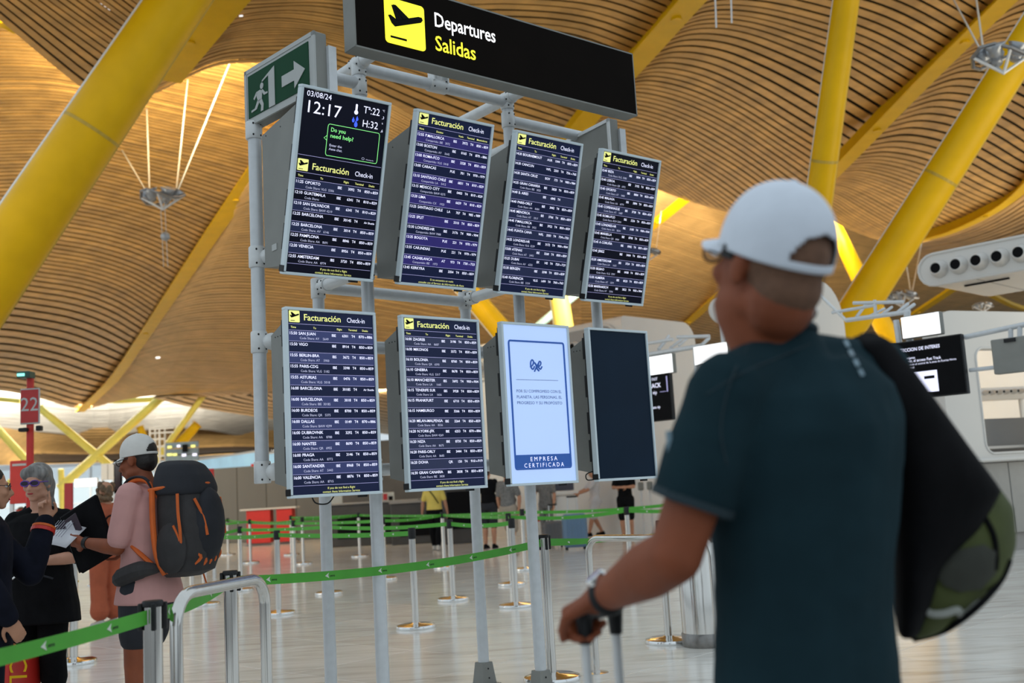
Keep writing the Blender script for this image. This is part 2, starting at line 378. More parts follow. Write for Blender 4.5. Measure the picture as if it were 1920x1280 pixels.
# ------------------------------------------------------------------ vaulted slat ceiling
def cat1(a, t):                         # Catmull-Rom over axis 0
    n = len(a); t = min(max(t, 0), n-1-1e-6); i = int(t); f = t-i
    p1, p2 = a[i], a[i+1]; p0 = a[i-1] if i > 0 else 2*p1-p2; p3 = a[i+2] if i+2 < n else 2*p2-p1
    return .5*((2*p1)+(-p0+p2)*f+(2*p0-5*p1+4*p2-p3)*f*f+(-p0+3*p1-3*p2+p3)*f**3)
def patch(guides, zs, ns, nu, fill, th, single, wood, void, gap=.16, name='ceiling'):
    """guides: picture curves the slats follow, each at its real height; ns slats between them"""
    G = np.array([[PZ(x, y, z if not hasattr(z, '__len__') else z[k]) for k, (x, y) in enumerate(g)] for g, z in zip(guides, zs)])
    ng, nk = G.shape[:2]
    U = np.linspace(0, nk-1, nu)
    A = np.array([[cat1(g, u) for u in U] for g in G])         # ng,nu,3
    def row(v): return cat1(A, v*(ng-1))
    def nrm(v):
        a = row(max(v-.004, 0)); b = row(min(v+.004, 1)); c = row(v); t = np.gradient(c, axis=0); n = np.cross(t, b-a)
        n = c-np.array([0, 0, CH]); n /= np.linalg.norm(n, axis=1)[:, None]; n = n*.75+np.array([0, 0, .75])
        return n/np.linalg.norm(n, axis=1)[:, None]
    nb = max(6, int(ns/2)); V = []; 
    for k in range(nb+1): V.append(row(k/nb)+nrm(k/nb)*gap)
    V = np.array(V); F = [(i*nu+j, i*nu+j+1, (i+1)*nu+j+1, (i+1)*nu+j) for i in range(nb) for j in range(nu-1)]
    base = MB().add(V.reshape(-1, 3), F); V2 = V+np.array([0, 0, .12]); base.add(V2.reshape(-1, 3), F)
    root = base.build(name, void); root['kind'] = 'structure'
    allm = MB()
    for i in range(ns):
        v0 = (i+.5-fill/2)/ns; v1 = (i+.5+fill/2)/ns; a = row(v0); b = row(v1); n = nrm((v0+v1)/2)
        jit = rng.uniform(-.012, .012)
        R = np.stack([a+n*jit, b+n*jit, b+n*(th+jit), a+n*(th+jit)], 1)
        m = MB() if single else allm
        VV = R.reshape(-1, 3); F = []
        for k in range(nu-1):
            for q in range(4): F.append((k*4+q, k*4+(q+1) % 4, (k+1)*4+(q+1) % 4, (k+1)*4+q))
        F += [(0, 1, 2, 3), ((nu-1)*4+3, (nu-1)*4+2, (nu-1)*4+1, (nu-1)*4)]
        m.add(VV, F)
        if single: m.build('slat', wood, root, smooth=False)
    if not single:
        o = allm.build('slat_field', wood, root); o['kind'] = 'stuff'
    return root
gC0 = [[(-80, -30), (0, 40), (155, 168), (215, 192), (285, 178), (395, 127), (481, 118), (560, 122), (625, 143), (740, 200), (900, 270), (1055, 285)],
       [(-80, -110), (90, 20), (230, 120), (270, 142), (320, 128), (410, 88), (490, 78), (590, 80), (700, 112), (850, 165), (980, 205), (1090, 240)],
       [(-80, -180), (120, -30), (260, 70), (310, 92), (370, 84), (440, 60), (520, 52), (620, 62), (740, 92), (880, 128), (1010, 150), (1130, 190)],
       [(-80, -240), (150, -80), (290, 25), (350, 46), (410, 44), (480, 30), (560, 28), (680, 48), (800, 72), (920, 70), (1060, 82), (1180, 125)],
       [(-80, -310), (180, -130), (330, -25), (400, 0), (460, 2), (540, 0), (620, 0), (720, 10), (840, 10), (970, 8), (1110, 22), (1235, 65)],
       [(-80, -380), (220, -190), (370, -80), (450, -50), (510, -45), (600, -42), (700, -45), (800, -50), (920, -58), (1050, -50), (1180, -35), (1290, 5)],
       [(-80, -450), (260, -250), (420, -140), (500, -110), (560, -105), (660, -100), (760, -105), (870, -110), (990, -118), (1120, -110), (1250, -95), (1350, -58)]]
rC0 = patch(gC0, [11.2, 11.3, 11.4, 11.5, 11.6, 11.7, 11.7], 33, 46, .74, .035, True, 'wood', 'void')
gC4 = [[(1400, -190), (1490, -230), (1600, -220), (1710, -170), (1820, -110), (1930, -45)],
       [(1330, -60), (1410, -100), (1500, -100), (1610, -70), (1730, -28), (1850, 38)],
       [(1280, 25), (1340, 0), (1420, 0), (1520, 20), (1640, 58), (1760, 120)],
       [(1235, 80), (1300, 58), (1380, 62), (1470, 92), (1570, 138), (1680, 203)],
       [(1190, 135), (1245, 125), (1320, 140), (1405, 180), (1495, 235), (1590, 293)],
       [(1150, 180), (1200, 175), (1280, 195), (1365, 235), (1450, 290), (1535, 350)],
       [(1115, 220), (1165, 220), (1240, 240), (1325, 285), (1410, 340), (1490, 405)],
       [(1085, 250), (1130, 255), (1190, 275), (1260, 310), (1330, 355), (1400, 405)],
       [(1065, 275), (1100, 280), (1145, 292), (1195, 315), (1250, 345), (1300, 380)],
       [(1050, 292), (1080, 295), (1110, 300), (1145, 312), (1180, 328), (1215, 348)]]
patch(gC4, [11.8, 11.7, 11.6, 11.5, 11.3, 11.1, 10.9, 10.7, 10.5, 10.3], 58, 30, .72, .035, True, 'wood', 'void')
gC5 = [[(1960, -90), (2030, -130), (2110, -130), (2180, -100), (2240, -60), (2300, -10)],
       [(1860, 45), (1915, 22), (1980, 18), (2050, 35), (2115, 60), (2180, 95)],
       [(1770, 130), (1830, 108), (1900, 115), (1970, 145), (2030, 185), (2080, 225)],
       [(1690, 215), (1750, 200), (1820, 212), (1880, 240), (1935, 275), (1980, 300)],
       [(1610, 290), (1665, 285), (1730, 297), (1790, 322), (1845, 350), (1895, 372)],
       [(1575, 325), (1615, 325), (1670, 340), (1730, 365), (1785, 392), (1835, 413)],
       [(1560, 345), (1590, 352), (1630, 370), (1675, 395), (1720, 420), (1762, 440)],
       [(1548, 370), (1570, 380), (1600, 400), (1635, 420), (1670, 438), (1706, 452)],
       [(1542, 405), (1556, 412), (1575, 422), (1600, 433), (1625, 443), (1650, 450)]]
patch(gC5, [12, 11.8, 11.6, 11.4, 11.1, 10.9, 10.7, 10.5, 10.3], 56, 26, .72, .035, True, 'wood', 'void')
gC1 = [[(-140, -60), (60, -35), (200, 0), (340, 30), (480, 60), (625, 100)],
       [(-140, 70), (60, 75), (200, 105), (330, 135), (450, 160), (565, 190)],
       [(-140, 165), (60, 160), (180, 175), (300, 200), (410, 225), (520, 250)],
       [(-140, 255), (60, 245), (170, 255), (270, 275), (370, 298), (470, 325)],
       [(-140, 345), (50, 335), (150, 348), (240, 368), (320, 392), (400, 425)],
       [(-140, 450), (20, 445), (110, 455), (190, 470), (265, 495), (330, 530)],
       [(-140, 570), (0, 568), (70, 575), (140, 588), (200, 610), (255, 640)],
       [(-140, 725), (-20, 732), (40, 740), (90, 752), (130, 764), (168, 768)]]
patch(gC1, [13.2, 13.0, 12.7, 12.3, 11.8, 11.2, 10.3, 8.8], 96, 26, .72, .04, True, 'wood', 'void_far')
gC2 = [[(625, 100), (680, 100), (760, 130), (860, 190), (960, 250), (1090, 300)],
       [(565, 190), (620, 170), (720, 200), (830, 260), (940, 320), (1090, 380)],
       [(470, 325), (540, 285), (640, 290), (760, 340), (900, 400), (1090, 470)],
       [(400, 425), (470, 395), (600, 400), (760, 440), (900, 490), (1090, 550)],
       [(330, 530), (420, 500), (560, 510), (740, 540), (900, 575), (1090, 625)],
       [(255, 640), (360, 615), (520, 615), (720, 635), (900, 665), (1090, 700)],
       [(190, 735), (310, 700), (480, 705), (700, 715), (900, 735), (1090, 760)],
       [(172, 765), (230, 750), (300, 741), (390, 743), (500, 785), (1090, 860)]]
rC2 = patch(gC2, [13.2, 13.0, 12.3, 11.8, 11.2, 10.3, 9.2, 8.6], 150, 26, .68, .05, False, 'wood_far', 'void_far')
gC7 = [[(1050, 240), (1200, 270), (1350, 320), (1500, 350), (1650, 380), (1800, 370), (2000, 360)],
       [(1050, 330), (1200, 345), (1330, 385), (1480, 425), (1600, 450), (1750, 478), (2000, 480)],
       [(1050, 420), (1200, 425), (1330, 465), (1480, 505), (1600, 510), (1750, 545), (2000, 560)],
       [(1050, 515), (1200, 515), (1330, 550), (1450, 585), (1600, 570), (1750, 605), (2000, 620)],
       [(1050, 620), (1200, 620), (1330, 640), (1450, 660), (1600, 640), (1750, 660), (2000, 680)],
       [(1050, 730), (1200, 720), (1330, 730), (1450, 735), (1600, 730), (1750, 740), (2000, 750)]]
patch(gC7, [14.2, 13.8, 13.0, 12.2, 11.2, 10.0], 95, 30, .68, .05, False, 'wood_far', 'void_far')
gC6 = [[(1700, 462), (1780, 438), (1850, 406), (1925, 350), (2010, 270)],
       [(1705, 470), (1790, 462), (1870, 440), (1950, 405), (2050, 350)],
       [(1712, 480), (1800, 490), (1880, 480), (1970, 460), (2080, 430)]]
patch(gC6, [11.3, 11.8, 12.0], 14, 18, .74, .05, False, 'wood', 'void')
gC8 = [[(-140, 690), (0, 690), (100, 690), (200, 690), (300, 690), (400, 690), (520, 710), (700, 730)],
       [(-140, 745), (0, 752), (100, 768), (200, 772), (300, 760), (400, 760), (520, 785), (700, 790)],
       [(-140, 800), (0, 804), (100, 812), (195, 823), (290, 804), (385, 806), (500, 824), (700, 830)]]
patch(gC8, [11.5, 10.5, 9.4], 44, 24, .82, .06, False, 'wood_lit', 'void_far')
gC9 = [[(-140, 770), (0, 770), (150, 780), (300, 780), (450, 790), (700, 800)],
       [(-140, 830), (0, 835), (150, 850), (300, 845), (450, 840), (700, 850)],
       [(-140, 872), (0, 872), (150, 868), (300, 862), (450, 850), (700, 850)]]
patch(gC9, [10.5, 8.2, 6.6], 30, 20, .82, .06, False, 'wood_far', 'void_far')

# small glowing boxes stand in for daylight glimpsed between the slats
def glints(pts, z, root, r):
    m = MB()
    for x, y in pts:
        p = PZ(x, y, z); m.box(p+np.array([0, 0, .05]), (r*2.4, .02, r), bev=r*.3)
    m.build('daylight_glint', 'lit_white', root)['kind'] = 'stuff'
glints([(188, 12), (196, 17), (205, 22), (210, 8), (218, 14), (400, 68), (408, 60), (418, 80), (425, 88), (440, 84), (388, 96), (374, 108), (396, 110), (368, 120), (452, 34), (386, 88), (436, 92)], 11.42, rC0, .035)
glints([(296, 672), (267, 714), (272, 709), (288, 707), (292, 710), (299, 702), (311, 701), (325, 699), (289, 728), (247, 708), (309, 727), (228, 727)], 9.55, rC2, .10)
# ------------------------------------------------------------------ yellow roof beams and columns
def beam(pts, wd, ht, label, m='yellow', bolts=True, group=None):
    P = [PZ(*p) for p in pts]; pp, _ = spline(P, [1]*len(P), 8); R = []; R2 = []
    for i, p in enumerate(pp):
        t = unit(pp[min(i+1, len(pp)-1)]-pp[max(i-1, 0)]); sd = unit(np.cross(t, [0, 0, 1])); up = unit(np.cross(sd, t))
        if up[2] < 0: up = -up
        R.append(np.array([p-sd*wd/2, p+sd*wd/2, p+sd*wd/2+up*.05, p-sd*wd/2+up*.05]))
        R2.append(np.array([p-sd*.05+up*.05, p+sd*.05+up*.05, p+sd*.05+up*(ht), p-sd*.05+up*(ht)]))
    t = thing('roof_beam', label, 'beam', tuple(pp[0]), group=group)
    MB().rings(R).build('flange', m, t, world=True)
    MB().rings(R2).build('web', m, t, world=True)
    if bolts:
        for k in (len(pp)//3, 2*len(pp)//3):
            MB().lathe([(.05, -.04), (.12, -.04), (.12, 0), (.0, .0)], c=pp[k], seg=8).build('bolt_plate', m, t, world=True)
    return t
beam([(1380, -85, 11.3), (1300, 0, 11.3), (1215, 95, 11.2), (1130, 190, 10.9), (1062, 275, 10.3)], .62, .5, 'yellow roof beam running behind the right end of the black departures sign')
beam([(1960, -72, 11.5), (1887, 3, 11.5), (1765, 122, 11.3), (1680, 208, 11.1), (1590, 300, 10.6), (1540, 350, 10.3)], .50, .5, 'straight yellow roof beam between the two thick columns at upper right')
beam([(2140, 130, 11.2), (2040, 235, 11.2), (1960, 312, 11.0), (1905, 368, 10.9), (1850, 405, 10.6), (1780, 437, 10.4), (1714, 455, 10.3)], .42, .4, 'curved yellow roof beam at the right edge above the white air duct')
beam([(520, -110, 11.2), (428, -10, 11.2), (355, 80, 11.0), (300, 150, 10.9)], .95, .5, 'yellow roof beam directly behind the big leaning column at upper left')
beam([(640, 90, 12.9), (570, 190, 12.7), (470, 335, 12.2), (400, 437, 11.6), (330, 541, 11.0), (258, 648, 10.1), (210, 715, 9.2), (150, 772, 8.6)], .62, .3, 'long yellow roof beam sweeping down from behind the exit sign to the lower left')
beam([(1450, 250, 13.6), (1370, 305, 13.4), (1285, 376, 13.1), (1215, 432, 12.6), (1120, 500, 12.2)], .50, .3, 'yellow roof beam right of the upper right monitor')
beam([(1560, 385, 12.7), (1450, 470, 12.3), (1333, 568, 11.8), (1275, 618, 11.2), (1180, 690, 10.2)], .60, .3, 'yellow roof beam left of the man in the white cap, level with his jaw')
beam([(1900, 465, 12.8), (1850, 500, 12.4), (1785, 545, 11.9), (1700, 600, 11.1), (1600, 660, 10.2)], .60, .3, 'yellow roof beam under the white air duct at right')
beam([(1760, 500, 12.4), (1840, 545, 11.8), (1905, 577, 11.2), (1960, 590, 10.9)], .40, .3, 'short yellow roof beam above the white kiosk at the right edge', bolts=False)
beam([(1500, 520, 12.0), (1430, 440, 12.9), (1380, 380, 13.4)], .3, .2, 'thin yellow roof beam hidden mostly by the white cap', bolts=False)
beam([(-60, 44, 12.9), (0, 47, 12.9), (30, 60, 12.8)], .3, .2, 'scrap of yellow roof beam at the upper left edge', bolts=False)

def column(a, b, d0, d1, r0, r1, label, m='yellow', seams=True, ribs=True):
    A = PY(a[0], a[1], d0); B = PY(b[0], b[1], d1); t = thing('roof_column', label, 'column', tuple(A))
    n = 7; pts = [A+(B-A)*k/n for k in range(n+1)]; rr = [r0+(r1-r0)*k/n for k in range(n+1)]
    MB().tube(pts, rr, 28).build('shaft', m, t, smooth=True, world=True)
    ax = unit(B-A); view = unit(A*[1, 1, 0]); sd = unit(np.cross(ax, view))
    if ribs:
        for s, o in ((-.94, .45), (.97, .30)):            # slim weld fins along the shaft
            f = -unit(np.cross(sd, ax)); f = f if f@view < 0 else -f
            P0 = [p+sd*s*r*1.0+f*o*r*.2 for p, r in zip(pts, rr)]
            MB().tube(P0, .035*(r0/.5), 6).build('fin', 'seam' if s < 0 else 'alu_light', t, world=True)
    if seams:
        for q in (.36, .7):
            p = A+(B-A)*q; r = r0+(r1-r0)*q
            MB().tube([p-ax*.03, p+ax*.03], r*1.012, 28).build('joint_ring', 'seam' if m == 'yellow' else m, t, world=True)
    return t
column((-330, 990), (372, -55), 19.0, 19.0, .64, .50, 'huge yellow steel column leaning across the upper left corner')
column((1453, 985), (1592, -40), 25, 20, .33, .25, 'upright yellow column directly above the white cap')
column((1352, 985), (1965, 15), 25, 20.5, .44, .34, 'thick yellow column slanting up to the right, right of the white cap')
column((1825, 955), (1555, 405), 42, 42, .52, .28, 'slim yellow strut crossing behind the thick slanting column', seams=False, ribs=False)
column((1235, 965), (830, 490), 36, 36, .50, .32, 'yellow strut seen between the middle monitors, leaning left', seams=False)
column((1110, 960), (1040, 500), 42, 42, .45, .36, 'pale yellow upright strut above the two right lower monitors', m='yellow_daylit', seams=False)
t = thing('roof_brace', 'thin pale turquoise brace behind the pale yellow strut', 'brace', tuple(PY(1000, 618, 40)))
MB().tube([PY(1000, 618, 44), PY(1100, 535, 44)], .16, 8).build('rod', 'cyan_glass', t, world=True)
FB = [((75, 765), (215, 880), 15, 'yellow_daylit', 'long pale yellow strut running down right from the red 22 sign'),
      ((308, 740), (112, 915), 17, 'yellow_daylit', 'pale yellow strut crossing it, rising right above the hiker cap'),
      ((384, 738), (280, 880), 12, 'yellow_daylit', 'whitish yellow strut right of the hiker cap'),
      ((-8, 800), (58, 872), 15, 'yellow_daylit', 'pale yellow strut at the left edge above the dark haired guide'),
      ((114, 880), (118, 960), 12, 'yellow_daylit', 'upright yellow leg right of the grey haired woman'),
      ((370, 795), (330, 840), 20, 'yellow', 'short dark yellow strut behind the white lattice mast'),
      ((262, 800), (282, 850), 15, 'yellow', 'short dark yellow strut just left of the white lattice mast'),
      ((60, 870), (-10, 925), 10, 'yellow_daylit', 'lowest pale yellow strut left of the grey haired woman')]
for a, b, wpx, m, lb in FB:
    Y = 72; A = PY(*a, Y); B = PY(*b, Y); t = thing('roof_strut', lb, 'strut', tuple(B)); r = wpx/FPX*Y/2
    MB().tube([A, B], [r*.9, r], 10).build('shaft', m, t, smooth=True, world=True)
    MB().tube([A+(A-B)*.02, A], [r*.5, r*1.15], 10).build('collar', m, t, world=True)
for a, b, lb in (((-20, 746), (38, 752), 'far yellow roof tie at the left edge above the red 22 sign'), ((205, 752), (308, 748), 'far yellow roof tie above the hiker')):
    t = thing('roof_tie', lb, 'beam', tuple(PY(*a, 73))); MB().tube([PY(*a, 73), PY(*b, 73)], .18, 6).build('rod', 'yellow_daylit', t, world=True)

# hanging floodlight clusters
def cluster(c, Y, s, lb, rods, ball=None):
    O = PY(*c, Y); t = thing('hanging_light', lb, 'light', tuple(O)); k = Y/FPX*s
    ring = [O+np.array([math.cos(a)*42*k, math.sin(a)*30*k, 10*k*math.sin(a*2)]) for a in np.linspace(0, 2*math.pi, 12, endpoint=False)]
    MB().tube(ring, 3.0*k, 6, close=True).build('ring', 'steel_dark', t, world=True)
    MB().tube([ring[0], O+np.array([0, 0, -26*k]), ring[6]], 2.5*k, 6).build('bracket', 'alu', t, world=True)
    MB().tube([ring[3], O+np.array([0, 0, -26*k]), ring[9]], 2.5*k, 6).build('bracket', 'alu', t, world=True)
    for i in range(5):
        a = i*1.257+.3; p = O+np.array([math.cos(a)*26*k, math.sin(a)*20*k, 2*k]); d = unit([math.cos(a)*.5, math.sin(a)*.5, 1])
        ax = np.array([unit(np.cross(d, [1, 0, 0])), unit(np.cross(d, np.cross(d, [1, 0, 0]))), d])
        h = MB().lathe([(3*k, -9*k), (8*k, -8*k), (9*k, 0), (15*k, 9*k), (14*k, 9.5*k), (7*k, 1*k)], c=p, seg=12, ax=ax).build('lamp_head', 'lamp_off', t, world=True)
        h.data.polygons.foreach_set('use_smooth', [True]*len(h.data.polygons))
    for x, y, zz in rods:
        MB().tube([ring[0 if x > c[0] else 6]*.6+O*.4, PZ(x, y, zz)], 1.6*k, 6).build('rod', 'wire', t, world=True)
    if ball:
        B = PY(ball[0], ball[1], Y); MB().ell(B, (9*k,)*3).build('globe', 'lamp_off', t, smooth=True, world=True)
        for s2 in (-4, 4): MB().tube([O+np.array([s2*k, 0, -20*k]), B+np.array([s2*k, 0, -60*k])], .6*k, 5).build('wire', 'wire', t, world=True)
    return t
cluster((305, 368), 24, 1.0, 'hanging floodlight cluster with a small globe below, left of the exit sign', [(225, 275, 12.6), (352, 150, 12.9), (275, 200, 12.8), (430, 120, 12.8)], ball=(310, 443))
cluster((1878, 105), 18, 1.35, 'dark floodlight cluster hanging in the upper right corner', [(1772, -30, 11.5), (1825, -40, 11.5)])
cluster((1690, 556), 36, .75, 'small floodlight cluster over the lit white panel at right', [(1728, 455, 10.6), (1697, 480, 11)])
cluster((1216, 474), 30, .55, 'small floodlight just right of the upper right monitor', [(1240, 395, 12.2)])
cluster((1843, 573), 40, .45, 'small light cluster on top of the white kiosk at right', [])
for x, x2, lb in ((1339, 1343, 'left one of two thin rods hanging at the top above the cap'), (1369, 1372, 'right one of two thin rods hanging at the top above the cap')):
    t = thing('hanging_rod', lb, 'rod', tuple(PY(x, -60, 20))); MB().tube([PY(x, -60, 20), PY(x2, 52-(x > 1350)*9, 20)], .018, 6).build('rod', 'alu', t, world=True)

# ------------------------------------------------------------------ the information structure: tube frame, monitors, signs
YAW = .6870; SO = np.array([-1.1889, 5.5228, 0]); e_ = np.array([math.cos(YAW), math.sin(YAW), 0]); b_ = np.array([-math.sin(YAW), math.cos(YAW), 0])
PW, PH, PITCHX = .5525, .9962, .7206
fr = thing('tube_stand', 'silver tube stand that carries all eight monitors', 'stand', tuple(SO), YAW)
TR = .038; U2, U4, DF, DB = .762, 1.937, .39, .99
ex, ey, ez = np.eye(3)
def L(u, d, z): return np.array([u, d, z], float)
def tubep(a, b, r=TR, name='tube', m='alu', p=fr): return MB().tube([a, b], r, 18).build(name, m, p, smooth=True)
def screws(mb, p, ax, sd, r=TR):
    for s in (-.5, .5):
        q = p+sd*r*math.sin(s)*1.0+unit(np.cross(ax, sd))*(-r*math.cos(s)); mb.ell(q, (.005, .005, .005), n=6, m=4)
def joint(c, ax, l=.16, r=.047):        # sleeve of a tube coupling with little screws
    c = np.asarray(c, float); ax = unit(ax)
    o = MB().tube([c-ax*l/2, c-ax*l/2*.9, c+ax*l/2*.9, c+ax*l/2], [r*.93, r, r, r*.93], 18).build('coupling', 'alu_light', fr, smooth=True)
    m = MB(); front = np.array([0, -1, 0.]) if abs(ax[1]) < .5 else np.array([-1, 0, 0.])
    for s in (-1, 1):
        for q in (-.5, .5):
            side = unit(np.cross(ax, front)); d = unit(front*math.cos(q)+side*math.sin(q)); m.ell(c+ax*s*l*.33+d*r, (.006,)*3, n=6, m=4)
    m.build('screw', 'black', o)['kind'] = 'stuff'
for u, d, top in ((U2, DF, 3.93), (U4, DF, 3.93), (U2, DB, 2.68), (U4, DB, 2.64)):
    tubep(L(u, d, .14), L(u, d, top), name='post')
    # foot: flared square-ish cone on a flat plate
    prof = [(.058, .0), (.058, .012), (.050, .014), (.047, .15), (.040, .152)]
    ft = MB().rings([np.array([L(u+s1*w1, d+s2*w1, z) for s1, s2 in ((-1, -1), (1, -1), (1, 1), (-1, 1))]) for w1, z in ((.080, 0), (.080, .010), (.058, .012), (.042, .150), (.036, .152))]).build('foot', 'housing', fr)
    m = MB(); [m.ell(L(u+s*.0, d-.060+z*.11, z), (.006,)*3, n=6, m=4) for s, z in ((0, .05), (0, .11))]; m.build('screw', 'black', ft)['kind'] = 'stuff'
tubep(L(.049, DF, 1.42), L(.055, DF, 3.42), name='hanger_tube')
tubep(L(2.65, DF, 1.40), L(2.65, DF, 3.45), name='hanger_tube')
for z in (3.93,): tubep(L(U2, DF, z), L(U4, DF, z), name='rail')
tubep(L(.16, DF, 3.825), L(U2, DF, 3.825), name='rail'); tubep(L(U4, DF, 3.80), L(2.62, DF, 3.80), name='rail')
for zz in (2.665, 1.46):
    tubep(L(.05, DF, zz), L(2.65, DF, zz), name='rail')
tubep(L(U2, DB, 2.66), L(U4, DB, 2.64), name='rail')
for u in (U2, U4):
    tubep(L(u, -.30, 3.955), L(u, .95, 3.955), name='cross_tube', m='alu_light'); tubep(L(u, DF, 2.655), L(u, DB, 2.655), name='cross_tube', m='alu_light')
    tubep(L(u+.02, DF, 3.62), L(u+.02, 1.3, 3.62), name='cross_tube', m='alu_light') if u == U4 else None
    for d, z in ((DF, 3.93), (DF, 3.80)): joint(L(u, d, z), ez, .11)
    joint(L(u, DF, 3.955), ey, .13); joint(L(u, DB, 2.65), ez, .13); joint(L(u, DF, 2.66), ez, .13); joint(L(u, DF, 1.46), ez, .13)
    joint(L(u, DB-.09, 2.655), ey, .07)
for u in (.05, 2.65):
    for z in (2.665, 2.185, 1.47):
        joint(L(u, DF, z), ez, .12, .046)
        MB().ell(L(u+.05, DF-.055, z), (.055, .05, .048)).build('clamp', 'alu_light', fr, smooth=True)
    joint(L(u, DF, 3.40), ez, .10)
for z in (2.185,):
    tubep(L(.05, DF, z), L(2.65, DF, z), name='rail')
joint(L(1.351, DF, 3.93), ex, .14)
tubep(L(1.351, DF, 3.93), L(1.351, DF-.02, 4.06), name='strut', m='alu_light')
tubep(L(1.351, DF, 4.04), L(1.351, -.28, 4.04), r=.030, name='strut', m='alu_light')
for s in (-1, 1): MB().box(L(1.351+s*.055, DF-.02, 4.01), (.010, .07, .13)).build('bracket_plate', 'alu_light', fr)

